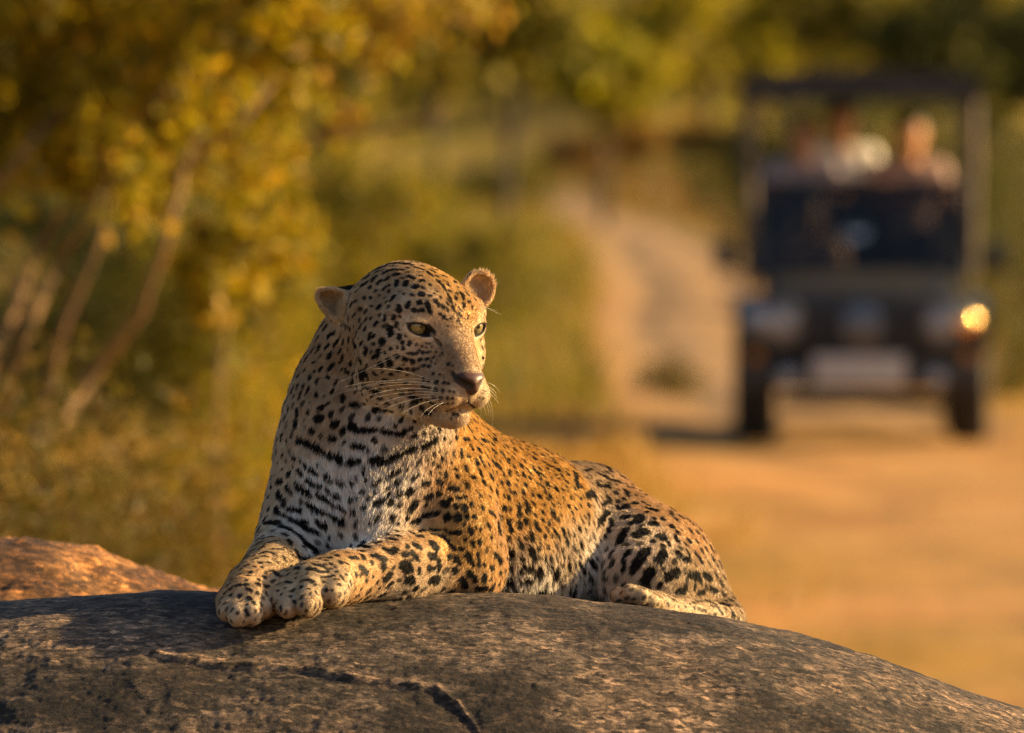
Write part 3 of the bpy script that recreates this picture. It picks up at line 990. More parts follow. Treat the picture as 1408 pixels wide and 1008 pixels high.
# ground colour and lie of the fur: picture position, colour, direction of the hair in the picture, length (mm)
OCH = (0.47, 0.272, 0.075)
OC2 = (0.50, 0.305, 0.10)
OCL = (0.48, 0.30, 0.145)
TAN = (0.42, 0.285, 0.160)
GRY = (0.45, 0.345, 0.235)
BRG = (0.235, 0.155, 0.090)
BUF = (0.38, 0.275, 0.165)
CRM = (0.55, 0.43, 0.30)
WHT = (0.78, 0.73, 0.665)
LIE = """
520 378 TAN -8 -3 6|555 366 TAN -6 -4 6|610 378 OC2 -3 -8 6|585 405 TAN -3 -9 5|640 410 OC2 -1 -9 5|500 410 TAN -9 -1 7|480 470 TAN -8 4 9|505 455 GRY -8 3 8|545 425 GRY -8 -3 6
540 480 GRY -9 3 8|505 500 GRY -8 6 10|545 510 GRY -9 3 8|575 472 CRM -8 1 4|560 458 CRM -8 0 3|590 478 TAN -8 2 4|612 455 TAN -3 -9 4|622 475 BRG -3 -9 3|640 500 BRG -2 -9 3|655 505 TAN 1 -9 3|605 500 BRG -9 2 4
615 533 TAN -9 2 5|590 540 GRY -9 3 6|600 556 GRY -8 4 5|638 545 BUF -6 4 3|660 545 BUF 7 3 3|668 530 BUF 7 2 4|620 577 CRM 1 8 9|640 570 CRM 3 8 8|600 572 CRM -3 8 9|665 490 CRM 7 0 4|662 470 OC2 5 3 3|668 455 CRM 7 3 4
450 500 TAN -5 8 11|430 545 GRY -3 9 12|465 540 GRY -5 8 13|500 545 CRM -5 8 14|530 560 WHT -6 7 14|560 572 WHT -3 8 14|585 590 WHT -1 9 14|410 590 CRM -2 9 13|450 590 CRM -2 9 15|500 595 WHT -2 9 16|560 610 CRM 0 9 15|600 605 CRM 3 8 13
390 650 CRM -1 9 13|430 650 WHT 2 9 16|480 650 WHT 3 9 18|520 650 WHT -2 9 18|560 650 WHT -5 8 16|600 640 OCL -4 8 12|630 650 OC2 -2 9 10|375 710 CRM 0 9 11|410 710 WHT 4 8 15|450 715 WHT 5 7 17|490 715 WHT 1 9 18|530 700 WHT -5 7 17
565 700 CRM -6 6 14|600 690 OCL -4 8 11|640 700 OC2 -2 9 9|440 750 WHT 5 7 13|480 745 WHT 0 8 13|370 760 BUF -3 9 7|395 760 BUF -3 9 7|345 800 OCL -5 8 6|325 825 BUF -4 8 6|345 840 GRY -2 9 4|320 848 GRY -2 9 4|365 820 BUF -2 9 4
620 745 OC2 -7 5 8|580 755 OCL -9 3 7|540 770 OCL -9 3 7|660 770 OC2 -4 8 8|650 800 OCL -7 4 8|600 800 CRM -9 3 8|560 805 CRM -9 3 8|500 785 OCL -9 3 6|470 790 BUF -9 3 5|440 785 BUF -9 4 5|410 790 BUF -8 6 5|455 820 BUF -3 9 6|420 830 BUF -3 9 6|390 830 GRY -3 9 4
640 600 OCH 5 8 9|665 595 OCH 7 6 10|700 620 OCH 7 6 11|740 630 OCH 8 5 11|780 645 OCH 8 5 11|690 660 OCH 6 8 11|740 680 OCH 7 7 11|790 690 OC2 7 7 11|700 710 OC2 4 9 12|750 730 OC2 5 8 12|800 740 CRM 5 8 14|690 750 OCL 2 9 13
720 770 CRM 3 9 17|770 770 CRM 3 9 18|815 770 WHT 3 9 20|700 800 WHT 1 9 20|750 800 WHT 2 9 22|820 805 WHT 3 9 22|838 780 WHT 2 9 20
800 645 TAN 7 5 10|830 660 BUF 6 7 10|870 672 OCL 8 6 9|910 700 OCL 7 7 9|950 735 OCL 5 8 9|840 720 CRM -5 8 11|880 730 CRM -4 8 11|920 750 CRM -2 9 11|960 780 BUF 2 9 10|860 780 CRM -5 8 12|900 790 CRM -5 8 12|950 810 BUF -4 8 11|990 820 BUF 2 9 9|1010 845 BUF 3 8 7
870 812 BUF -6 5 5|850 818 GRY -6 5 5|890 825 BUF -8 2 4|940 835 BUF -9 1 4|990 846 BUF -9 0 4
455 410 TAN -9 -2 6|440 402 TAN -8 -3 4|470 430 CRM 5 8 10|495 440 TAN 4 8 9|505 418 GRY -3 -8 8|660 395 CRM 3 -8 8|675 385 OC2 4 -7 5|650 405 OCL 3 -8 8"""
lie_p, lie_c, lie_d, lie_l = [], [], [], []
for rec in LIE.replace("\n", "|").split("|"):
    w = rec.split()
    if len(w) != 6:
        continue
    q = finder.at(float(w[0]), float(w[1]))
    if q is None:
        continue
    lie_p.append(q)
    lie_c.append(globals()[w[2]])
    lie_d.append((float(w[3]) * 0.1, 0.0, -float(w[4]) * 0.1))
    lie_l.append(float(w[5]))
# unseen side: same coat turned to the far flank
for q, c, d, l in ((P(760, 680, .70), OCH, (.6, .5, -.3), 11), (P(850, 720, .78), OC2, (.5, .4, -.5), 10), (P(560, 620, .33), OCH, (.5, .7, -.3), 10), (P(700, 620, .42), OCH, (.7, .5, -.2), 11),
                   (P(400, 640, .16), OCL, (-.2, .4, -.8), 11), (P(470, 470, .14), TAN, (-.4, .5, -.6), 9), (P(560, 400, .09), TAN, (-.3, .8, .1), 7), (P(1000, 880, .95), OC2, (.3, .6, -.2), 10), (P(880, 800, .8), OCL, (.4, .3, -.7), 11)):
    lie_p.append(np.asarray(q))
    lie_c.append(c)
    lie_d.append(d)
    lie_l.append(l)
lie_p, lie_c, lie_d, lie_l = map(np.array, (lie_p, lie_c, lie_d, lie_l))


def lie_of(p):
    C = np.zeros((len(p), 3))
    D = np.zeros((len(p), 3))
    Ln = np.zeros(len(p))
    for s in range(0, len(p), 60000):
        q = p[s:s + 60000]
        d2 = ((q[:, None, :] - lie_p[None]) ** 2).sum(2)
        w = np.exp(-d2 / (2 * 0.020 ** 2)) + 1e-3 / (1 + d2 / 0.03 ** 2) ** 2
        w /= w.sum(1, keepdims=True)
        C[s:s + 60000] = w @ lie_c
        D[s:s + 60000] = w @ lie_d
        Ln[s:s + 60000] = w @ lie_l
    return C, D, Ln


# spots of the unseen side and gaps, scattered at even spacing
def scatter_spots():
    C = np.array([(s[0] + s[1]) / 2 for s in SPOTS])
    order = rng.permutation(len(sk_v))[:26000]
    facing = np.zeros(len(sk_v), bool)
    facing[finder.idx] = True
    reg = nearest_region(sk_v[order])
    got = [c for c in C]
    cell = {}
    S = 0.03

    def key(q):
        return tuple(np.floor(q / S).astype(int))
    for c in C:
        cell.setdefault(key(c), []).append(c)
    for i, rg in zip(order, reg):
        q = sk_v[i]
        if rg in ('muzzle', 'nose', 'mouth', 'lid', 'ear', 'earback') or (facing[i] and ((rg == 'head' and (q - H0) @ HF > .088))):
            continue
        sp = {'trunk': .0098, 'haunch': .0150, 'head': .0108, 'neck': .0138, 'chest': .0150, 'foreleg': .0140, 'paw': .0098, 'hind': .0095}.get(rg, .016)
        k = key(q)
        ok = True
        for dx in (-1, 0, 1):
            for dy in (-1, 0, 1):
                for dz in (-1, 0, 1):
                    for c in cell.get((k[0] + dx, k[1] + dy, k[2] + dz), ()):
                        if ((c - q) ** 2).sum() < sp * sp:
                            ok = False
                            break
                    if not ok:
                        break
                if not ok:
                    break
            if not ok:
                break
        if not ok:
            continue
        cell.setdefault(k, []).append(q)
        D = lie_of(q[None])[1][0]
        D = D - sk_n[i] * (D @ sk_n[i])
        D /= np.linalg.norm(D) + 1e-9
        r = sp * rng.uniform(.22, .32)
        e = D * sp * rng.uniform(.05, .28)
        SPOTS.append((q - e, q + e, r, rng.uniform(.8, 1), BLACK if r > .0028 else BROWN))


def nearest_region(p):
    best = np.full(len(p), 9.0)
    out = np.full(len(p), '', dtype='U10')
    for pr in PRIMS:
        if pr[1] != 'add':
            continue
        d = prim_dist(pr, p)
        s = d < best
        best[s] = d[s]
        out[s] = pr[3]
    return out


scatter_spots()
print("spots", len(SPOTS))

# face markings that are not spots: x0 y0 x1 y1 r strength colour
LIP = (0.016, 0.012, 0.011)
NOSE = (0.060, 0.027, 0.020)
PALE = (0.60, 0.48, 0.34)
FACE = [
    # pale strips round the eyes, then the dark liner
    (552, 450, 562, 459, 3.0, .8, PALE), (562, 460, 576, 467, 2.8, .8, PALE), (576, 467, 592, 468, 2.6, .8, PALE), (654, 466, 668, 460, 2.6, .8, PALE),
    (590, 448, 594, 456, 2.8, 1, LIP), (592, 454, 599, 464, 3.0, 1, LIP), (599, 464, 606, 474, 2.2, .8, LIP), (606, 474, 609, 488, 2.4, .3, LIP),
    # lips and the black corner of the mouth
    (564, 544, 580, 549, 3.0, 1, LIP), (572, 552, 592, 553, 3.6, 1, LIP), (580, 559, 600, 557, 3.6, 1, LIP), (584, 565, 592, 567, 3.0, 1, LIP), (594, 561, 618, 564, 1.5, 1, LIP), (618, 564, 632, 560, 1.4, 1, LIP),
    (632, 560, 644, 553, 1.5, 1, LIP), (645, 541, 645, 553, 1.5, 1, LIP), (645, 554, 653, 562, 1.7, 1, LIP),
    (623, 513, 626, 521, 2.4, 1, LIP), (627, 523, 636, 529, 3.2, 1, LIP), (636, 528, 645, 534, 4.0, 1, LIP), (643, 536, 645, 542, 2.2, 1, LIP), (656, 530, 662, 526, 1.6, .8, LIP),
    # back of the near ear
    (438, 428, 446, 436, 3.0, .9, BLACK), (470, 442, 480, 449, 3.4, .6, BROWN),
    (641, 381, 655, 374, 1.8, .9, BLACK),
]
FACE3 = []
for rec in FACE:
    a, b = finder.at(rec[0], rec[1]), finder.at(rec[2], rec[3])
    if a is not None and b is not None:
        if np.linalg.norm(a - b) > 0.05:
            b = a
        FACE3.append((a, b, rec[4] * .001, rec[5], rec[6]))
nose_c = H(163, 0, -42)
DARK_PRIMS = [pr for pr in PRIMS if pr[3] == 'mouth']
NOSE_PRIMS = [pr for pr in PRIMS if pr[3] == 'nose']
EARB_PRIMS = [pr for pr in PRIMS if pr[3] == 'earback']


def paint(p, soft=0.0011):
    """coat colour at points of the skin"""
    C, D, Ln = lie_of(p)
    C = C * (1 + 0.12 * fbm(p, 90.0, 3, 5))[:, None]
    tw = np.clip(fbm(p, 42.0, 2, 15) * 1.2, 0, 1) * .30
    C = C * (1 - tw[:, None] * np.array([.45, .60, .72]))
    jit = 0.26 * vnoise(p, 230.0, 91) + 0.24 * vnoise(p, 520.0, 92)
    dark = np.zeros(len(p))
    order = np.argsort(p[:, 0])
    xs = p[order, 0]
    for lst, layer in ((SPOTS, 0), (FACE3, 1)):
        for (a, b, r, st, colr) in lst:
            m = r * 1.6 + 0.003
            i0, i1 = np.searchsorted(xs, min(a[0], b[0]) - m), np.searchsorted(xs, max(a[0], b[0]) + m)
            sel = order[i0:i1]
            lo, hi = np.minimum(a, b) - m, np.maximum(a, b) + m
            sel = sel[((p[sel, 1:] > lo[1:]) & (p[sel, 1:] < hi[1:])).all(1)]
            if len(sel) == 0:
                continue
            q = p[sel]
            ab = b - a
            t = np.clip(((q - a) @ ab) / (ab @ ab + 1e-12), 0, 1)
            d = np.linalg.norm(q - a - t[:, None] * ab, axis=1)
            k = 0.0 if layer else 1.0
            d = d - r * (1 + k * jit[sel])
            w = np.clip(0.5 - d / (2 * soft), 0, 1) * st
            C[sel] = C[sel] * (1 - w[:, None]) + np.array(colr) * w[:, None]
            dark[sel] = np.maximum(dark[sel], w)
    # parts of the face that take their colour from their shape: nose leather, lips, lids, back of the ear
    hd = np.nonzero(np.linalg.norm(p - H0, axis=1) < .26)[0]
    q = p[hd]

    def lay(w, colr):
        C[hd] = C[hd] * (1 - w[:, None]) + np.array(colr) * w[:, None]
    for pr in NOSE_PRIMS:
        lay(np.clip(1.5 - prim_dist(pr, q) / .0016, 0, 1) * np.clip(((q - H0) @ HF - .150) / .004, 0, 1) * np.clip((-.026 - (q - H0) @ HU) / .003, 0, 1), NOSE)
    for pr in DARK_PRIMS:
        lay(np.clip(1.5 - prim_dist(pr, q) / .0016, 0, 1), LIP)
    for pr in EARB_PRIMS:
        lay(np.clip(1.5 - prim_dist(pr, q) / .003, 0, 1), BLACK)
    for ec, Me, mc, Mc in EYES:
        t = (q - mc) @ Mc
        e = np.sqrt((t[:, 1] / .0155) ** 2 + (t[:, 2] / .0078) ** 2)
        front = (np.abs(t[:, 0]) < .03)
        up = np.clip(t[:, 2] / .004, 0, 1)
        inn = np.clip(-t[:, 1] * (1 if (Mc[:, 1] @ HR) * ((ec - H0) @ HR) > 0 else -1) / .010, 0, 1)
        lay(np.clip((1.75 - e) / .2, 0, 1) * front * np.clip(-t[:, 2] / .003, 0, 1) * .7, PALE)
        lay(np.clip((1.20 + .20 * up + .06 * inn - e) / .12, 0, 1) * front, LIP)
    return np.clip(C, 0.004, 0.9), D, Ln, dark


sk_c, sk_d, sk_l, _ = paint(sk_v)
leopard_me = mesh_np("leopard", sk_v, sk_f)
ca = leopard_me.attributes.new("coat", 'FLOAT_COLOR', 'POINT')
ca.data.foreach_set("color", np.concatenate([sk_c, np.ones((len(sk_c), 1))], 1).astype(np.float32).ravel())
wet = np.exp(-((sk_v - nose_c) ** 2).sum(1) / (2 * .013 ** 2))
wa = leopard_me.attributes.new("wet", 'FLOAT', 'POINT')
wa.data.foreach_set("value", np.clip(wet * 1.6, 0, 1).astype(np.float32))

skin_mat, nt, b = new_mat("leopard_skin")
an = nt.nodes.new("ShaderNodeAttribute")
an.attribute_name = "coat"
nt.links.new(an.outputs["Color"], b.inputs["Base Color"])
aw = nt.nodes.new("ShaderNodeAttribute")
aw.attribute_name = "wet"
mr = nt.nodes.new("ShaderNodeMapRange")
mr.inputs[3].default_value = 0.75
mr.inputs[4].default_value = 0.38
nt.links.new(aw.outputs["Fac"], mr.inputs[0])
nt.links.new(mr.outputs[0], b.inputs["Roughness"])
b.inputs["Specular IOR Level"].default_value = 0.3
tcn = nt.nodes.new("ShaderNodeTexCoord")
nzn = nt.nodes.new("ShaderNodeTexNoise")
nzn.inputs["Scale"].default_value = 420.0
nt.links.new(tcn.outputs["Object"], nzn.inputs["Vector"])
bpn = nt.nodes.new("ShaderNodeBump")
bpn.inputs["Strength"].default_value = 0.35
bpn.inputs["Distance"].default_value = 0.001
nt.links.new(nzn.outputs[0], bpn.inputs["Height"])
nt.links.new(bpn.outputs[0], b.inputs["Normal"])

leopard = link_mesh("leopard", leopard_me, skin_mat)
tag(leopard, "spotted leopard lying on the grey boulder with its head turned aside", "leopard")

# eyes ------------------------------------------------------------------------
eye_white = simple_mat("eye_white", (0.05, 0.04, 0.025), rough=0.12, var=0.1, scale=200)
iris_mat, nt, b = new_mat("iris")
tcn = nt.nodes.new("ShaderNodeTexCoord")
nzn = nt.nodes.new("ShaderNodeTexNoise")
nzn.inputs["Scale"].default_value = 700.0
nt.links.new(tcn.outputs["Object"], nzn.inputs["Vector"])
rmp = nt.nodes.new("ShaderNodeValToRGB")
rmp.color_ramp.elements[0].position = 0.3
rmp.color_ramp.elements[0].color = (0.10, 0.080, 0.030, 1)
rmp.color_ramp.elements[1].position = 0.7
rmp.color_ramp.elements[1].color = (0.23, 0.195, 0.085, 1)
nt.links.new(nzn.outputs[0], rmp.inputs[0])
nt.links.new(rmp.outputs[0], b.inputs["Base Color"])
b.inputs["Roughness"].default_value = 0.08
b.inputs["Coat Weight"].default_value = 1.0
pupil_mat = simple_mat("pupil", (0.006, 0.006, 0.006), rough=0.05, var=0.0)


def cap(c, M, R, a0, a1, bulge=0.0):
    """ring of a sphere round the gaze axis between two angles (degrees)"""
    mb = bmesh.new()
    rings = []
    n = 28
    for i in range(9):
        a = math.radians(a0 + (a1 - a0) * i / 8)
        rr = R + bulge
        ring = []
        for k in range(n):
            t = 2 * math.pi * k / n
            q = c + M[:, 0] * rr * math.cos(a) + (M[:, 1] * math.cos(t) + M[:, 2] * math.sin(t)) * rr * math.sin(max(a, 1e-3))
            ring.append(mb.verts.new(q))
        rings.append(ring)
    for i in range(8):
        for k in range(n):
            mb.faces.new((rings[i][k], rings[i][(k + 1) % n], rings[i + 1][(k + 1) % n], rings[i + 1][k]))
    return mb


for (ec, Me, mc, Mc), s in zip(EYES, (1, -1)):
    gaze = frame_from(HF * 0.99 + HR * s * 0.02 + HU * 0.06, HU)
    mb = MB()
    mb.ell(ec, (EYE_R * .001,) * 3, u=32, v=20)
    eye = mb.build("eye", eye_white, leopard, auto=False)
    m2 = MB()
    m2.bm.free()
    m2.bm = cap(ec, gaze, EYE_R * .001, 9, 56, .0004)
    m2.build("iris", iris_mat, eye, auto=False)
    m3 = MB()
    m3.bm.free()
    m3.bm = cap(ec, gaze, EYE_R * .001, 0, 10, .0006)
    m3.build("pupil", pupil_mat, eye, auto=False)

# whiskers: root and two points along the hair, in picture positions, depth follows the cheek
whisker_mat, nt, b = new_mat("whisker")
b.inputs["Base Color"].default_value = (0.62, 0.56, 0.46, 1)
b.inputs["Roughness"].default_value = 0.35
WH = [((598, 525), (560, 518), (500, 530), (455, 546)), ((598, 530), (560, 524), (510, 528), (478, 540)), ((600, 532), (565, 527), (520, 532), (488, 543)), ((602, 537), (565, 533), (525, 538), (498, 548)),
      ((604, 540), (570, 538), (530, 542), (505, 552)), ((606, 546), (575, 546), (545, 556), (522, 566)), ((610, 548), (585, 552), (563, 562), (552, 570)), ((612, 552), (596, 556), (584, 566), (578, 574)),
      ((616, 552), (602, 556), (592, 566), (588, 573)), ((594, 522), (560, 512), (530, 506), (508, 508)), ((592, 527), (540, 521), (490, 528), (470, 534)), ((562, 482), (520, 500), (480, 520), (468, 525)),
      ((590, 535), (556, 532), (536, 536), (520, 541)), ((600, 543), (565, 543), (540, 548), (515, 560)),
      ((670, 526), (679, 529), (685, 536), (687, 541)), ((670, 531), (678, 535), (683, 542), (684, 549)), ((669, 538), (676, 543), (682, 550), (686, 556)), ((668, 543), (675, 553), (678, 565), (677, 588)),
      ((667, 546), (672, 555), (674, 562), (675, 574)), ((665, 549), (670, 558), (672, 566), (672, 572)), ((662, 552), (666, 560), (668, 567), (669, 572)), ((660, 554), (662, 563), (661, 571), (660, 577)),
      ((671, 534), (678, 540), (683, 547), (685, 554)), ((655, 572), (658, 578), (660, 583), (659, 588)), ((650, 577), (652, 582), (653, 588), (652, 593)), ((640, 581), (641, 587), (640, 592), (638, 597)),
      ((662, 420), (672, 424), (682, 430), (690, 433)), ((655, 424), (664, 422), (676, 425), (684, 428))]
for wpts in WH:
    r = finder.at(*wpts[0])
    if r is None:
        continue
    y0 = r[1] - FOC
    left = wpts[3][0] < wpts[0][0]
    pts = []
    for i, (x, y) in enumerate(wpts):
        f = finder.at(x, y) if left else None
        dy = (-0.012 * i) if left else 0.006 * i
        yy = y0 + dy
        if f is not None:
            yy = min(yy, f[1] - FOC - 0.006 * (i > 0) - 0.008 * (i > 1))
        if i == 0:
            yy = y0 + 0.002
        pts.append(P(x, y, yy))
    # smooth curve through the four points
    fine = []
    for t in np.linspace(0, 1, 13):
        b3 = [(1 - t) ** 3, 3 * t * (1 - t) ** 2, 3 * t * t * (1 - t), t ** 3]
        q = [pts[0], pts[1] + (pts[1] - (pts[0] * 2 + pts[3]) / 3) * .3, pts[2] + (pts[2] - (pts[0] + pts[3] * 2) / 3) * .3, pts[3]]
        fine.append(sum(w * v for w, v in zip(b3, q)))
    mb = MB()
    mb.tube(fine, [0.00022 * (1 - 0.75 * i / 12) for i in range(13)], seg=5)
    mb.build("whisker", whisker_mat, leopard, auto=False)

# fur --------------------------------------------------------------------------
fur_mat = bpy.data.materials.new("leopard_fur")
fur_mat.use_nodes = True
nt = fur_mat.node_tree
nt.nodes.clear()
fo = nt.nodes.new("ShaderNodeOutputMaterial")
fa = nt.nodes.new("ShaderNodeAttribute")
fa.attribute_name = "coat"
fp = nt.nodes.new("ShaderNodeBsdfPrincipled")
fp.inputs["Roughness"].default_value = 0.55
fp.inputs["Specular IOR Level"].default_value = 0.10
ft = nt.nodes.new("ShaderNodeBsdfTranslucent")
fm = nt.nodes.new("ShaderNodeMixShader")
fm.inputs[0].default_value = 0.28
nt.links.new(fa.outputs["Color"], fp.inputs["Base Color"])
nt.links.new(fa.outputs["Color"], ft.inputs["Color"])
nt.links.new(fp.outputs[0], fm.inputs[1])
nt.links.new(ft.outputs[0], fm.inputs[2])
nt.links.new(fm.outputs[0], fo.inputs[0])


def grow_fur(n_hair):
    v, f, n = sk_v, sk_f, sk_n
    fn = (n[f[:, 0]] + n[f[:, 2]]) * 0.5
    c = (v[f[:, 0]] + v[f[:, 2]]) * 0.5
    area = 0.5 * np.linalg.norm(np.cross(v[f[:, 2]] - v[f[:, 0]], v[f[:, 3]] - v[f[:, 1]]), axis=1)
    view = np.array([0, 0, CAM_Z]) - c
    view /= np.linalg.norm(view, axis=1, keepdims=True)
    cosv = (fn * view).sum(1)
    w = area * np.where(cosv > -0.35, 1.0, 0.22)
    under = c[:, 2] < rock_base(c[:, 0], c[:, 1] - FOC) - 0.012
    w[under] = 0
    # finer, denser hair on the head and paws
    hd = np.linalg.norm((c - H0), axis=1)
    w *= np.where((hd < .16), 1.9, 1.0)
    w /= w.sum()
    pick = rng.choice(len(f), size=n_hair, p=w)
    a, b_ = rng.random(n_hair), rng.random(n_hair)
    F = f[pick]
    r = (v[F[:, 0]] * ((1 - a) * (1 - b_))[:, None] + v[F[:, 1]] * (a * (1 - b_))[:, None] + v[F[:, 2]] * (a * b_)[:, None] + v[F[:, 3]] * ((1 - a) * b_)[:, None])
    nn = fn[pick]
    nn /= np.linalg.norm(nn, axis=1, keepdims=True) + 1e-9
    # bare places: nose leather, lips, lids, inside of the eye opening
    bare = np.zeros(len(r), bool)
    for pr in NOSE_PRIMS:
        bare |= (prim_dist(pr, r) < .0022) & ((r - H0) @ HF > .150) & ((r - H0) @ HU < -.028)
    for pr in DARK_PRIMS:
        bare |= prim_dist(pr, r) < .0013
    for ec, Me, mc, Mc in EYES:
        t = (r - mc) @ Mc
        bare |= (((t[:, 1] / .0155) ** 2 + (t[:, 2] / .0074) ** 2) < 1.25 ** 2) & (np.abs(t[:, 0]) < .03)
    keep = ~bare
    r, nn = r[keep], nn[keep]
    C, D, Ln, dark = paint(r, .0008)
    D = D - nn * (D * nn).sum(1, keepdims=True)
    D /= np.linalg.norm(D, axis=1, keepdims=True) + 1e-6
    # locks: neighbouring hairs lean together
    e = np.stack([vnoise(r, 150, 1), vnoise(r, 150, 2), vnoise(r, 150, 3)], 1) * 0.42 + np.stack([vnoise(r, 45, 4), vnoise(r, 45, 5), vnoise(r, 45, 6)], 1) * 0.22
    e += rng.normal(0, .10, r.shape)
    Ln = Ln * np.where(Ln < 12, .55, .55 + .12 * np.clip((Ln - 12) / 6, 0, 1))
    # long pale hair inside the ears
    for pr in PRIMS:
        if pr[0] == 'cup':
            c_, rad_, M_ = pr[4][:3]
            t = (r - c_) @ M_
            inside = ((t / rad_) ** 2).sum(1) < .93
            inside &= (nn @ M_[:, 0] > .25)
            Ln = np.where(inside, 7.5, Ln)
            C[inside] = C[inside] * .2 + np.array([.62, .46, .28]) * .8
            d_ = M_[:, 2] * .9 + M_[:, 0] * .2
            D[inside] = d_ - nn[inside] * (nn[inside] @ d_)[:, None] * .6
    L = Ln * 0.001 * rng.uniform(.65, 1.15, len(r))
    lift = np.clip(0.20 + 0.10 * rng.normal(size=len(r)) + 0.012 * np.clip(Ln - 6, 0, 12), .06, .8)
    d0 = D + e * .8 + nn * (lift * 2.0)[:, None]
    d0 /= np.linalg.norm(d0, axis=1, keepdims=True)
    d1 = D + e + nn * (lift * 0.55)[:, None]
    d1[:, 2] -= 0.10
    d1 /= np.linalg.norm(d1, axis=1, keepdims=True)
    p0 = r - nn * .0008
    p1 = r + d0 * (L * .38)[:, None]
    p2 = p1 + (d0 * .4 + d1 * .6) * (L * .34)[:, None]
    p3 = p2 + d1 * (L * .32)[:, None]
    N = len(r)
    cu = bpy.data.hair_curves.new("fur")
    cu.add_curves([4] * N)
    pos = np.stack([p0, p1, p2, p3], 1).reshape(-1, 3).astype(np.float32)
    cu.attributes["position"].data.foreach_set("vector", pos.ravel())
    wd = rng.uniform(.75, 1.15, N) * np.where(Ln < 4, .24, .33) * .001
    rad = np.stack([wd, wd * .95, wd * .7, wd * .18], 1).astype(np.float32)
    ra = cu.attributes.get("radius") or cu.attributes.new("radius", 'FLOAT', 'POINT')
    ra.data.foreach_set("value", rad.ravel())
    tone = rng.normal(1.0, .075, (N, 1)) + rng.normal(0, .012, (N, 3))
    # streaks of lighter and darker hair lying along the fur
    rs = r - D * ((r * D).sum(1) * .8)[:, None]
    tone = tone * (1 + .16 * vnoise(rs, 330, 7) + .10 * vnoise(r, 120, 8))[:, None]
    C = np.clip(C * tone, .003, .9)
    ca = cu.attributes.new("coat", 'FLOAT_COLOR', 'CURVE')
    ca.data.foreach_set("color", np.concatenate([C, np.ones((N, 1))], 1).astype(np.float32).ravel())
    o = bpy.data.objects.new("fur", cu)
    cu.materials.append(fur_mat)
    col.objects.link(o)
    o.parent = leopard
    return o


if DO_FUR:
    grow_fur(560000)

# ------------------------------------------------------------------ land: ground, track, vegetation
ROAD = np.array([(3.0, 20), (3.2, 40), (2.7, 52), (2.3, 60), (1.65, 72), (1.70, 85), (2.10, 101), (2.25, 134), (1.55, 156), (0.8, 176), (-3, 230), (-12, 300)])
ROADW = np.array([1.5, 1.5, 1.4, 1.3, 0.85, 0.80, 0.95, 1.05, 0.90, 0.75, 0.6, 0.6])


def land_height(x, y):
    h = 0.35 * np.exp(-((x + 6) / 4.0) ** 2) * np.clip((y - 40) / 60, 0, 1)
    # bank of dry grass beyond the bend, slope on the right
    h = h + 1.5 * np.clip((y - 168) / 40, 0, 1) * np.exp(-((x - 5.0) / 5.5) ** 2)
    h = h + 1.3 * np.clip((x - 4.6 - 0.02 * (y - 60)) / 5, 0, 1) * np.clip((y - 62) / 40, 0, 1)
    h = h + np.clip((y - 260) / 340, 0, 1) * 8
    return h


def road_dist(x, y):
    cx = np.interp(y, ROAD[:, 1], ROAD[:, 0])
    w = np.interp(y, ROAD[:, 1], ROADW)
    return np.abs(x - cx) / w


def make_ground():
    xs = np.concatenate([np.arange(-400, -30, 20), np.arange(-30, -8, 1.0), np.arange(-8, 14, 0.14), np.arange(14, 40, 1.0), np.arange(40, 401, 20)])
    ys = np.concatenate([np.arange(-60, 16, 4.0), np.arange(16, 30, 1), np.arange(30, 110, 0.35), np.arange(110, 260, 1.5), np.arange(260, 1500, 40)])
    X, Y = np.meshgrid(xs, ys)
    x, y = X.ravel(), Y.ravel()
    p = np.stack([x, y, 0 * x], 1)
    z = land_height(x, y) + 0.05 * fbm(p, 0.25, 3, 2) + 0.02 * fbm(p, 1.4, 2, 5)
    rd = road_dist(x, y) + 0.22 * fbm(p, 0.5, 3, 8)
    road = 1 / (1 + np.exp((rd - 1.0) / 0.17))
    road = road * (0.35 + 0.65 * np.clip((y - 56) / 8, 0, 1))
    # wheel ruts
    z -= 0.05 * road * np.exp(-((rd - 0.55) / 0.18) ** 2)
    idx = np.arange(len(x)).reshape(len(ys), len(xs))
    f = np.stack([idx[:-1, :-1], idx[:-1, 1:], idx[1:, 1:], idx[1:, :-1]], -1).reshape(-1, 4)
    me = mesh_np("ground", np.stack([x, y, z], 1), f)
    a = me.attributes.new("road", 'FLOAT', 'POINT')
    a.data.foreach_set("value", road.astype(np.float32))
    # 0 bare orange sand, 1 green grass
    left = np.clip((np.interp(y, ROAD[:, 1], ROAD[:, 0]) - 1.0 - x) / 1.2, 0, 1)
    green = left * np.clip((y - 60) / 12, 0, 1) * np.clip((190 - y) / 30, 0, 1)
    green = np.maximum(green, 0.55 * np.clip((x - 4.2) / 1.0, 0, 1) * np.clip((y - 55) / 10, 0, 1))
    green = np.maximum(green, np.clip((0.6 - x) / 1.0, 0, 1) * 0.8)
    green = np.maximum(green, 0.8 * np.clip((y - 105) / 20, 0, 1))
    g = me.attributes.new("green", 'FLOAT', 'POINT')
    g.data.foreach_set("value", np.clip(green + 0.25 * fbm(p, 0.35, 3, 14) * (green > .02), 0, 1).astype(np.float32))
    return me


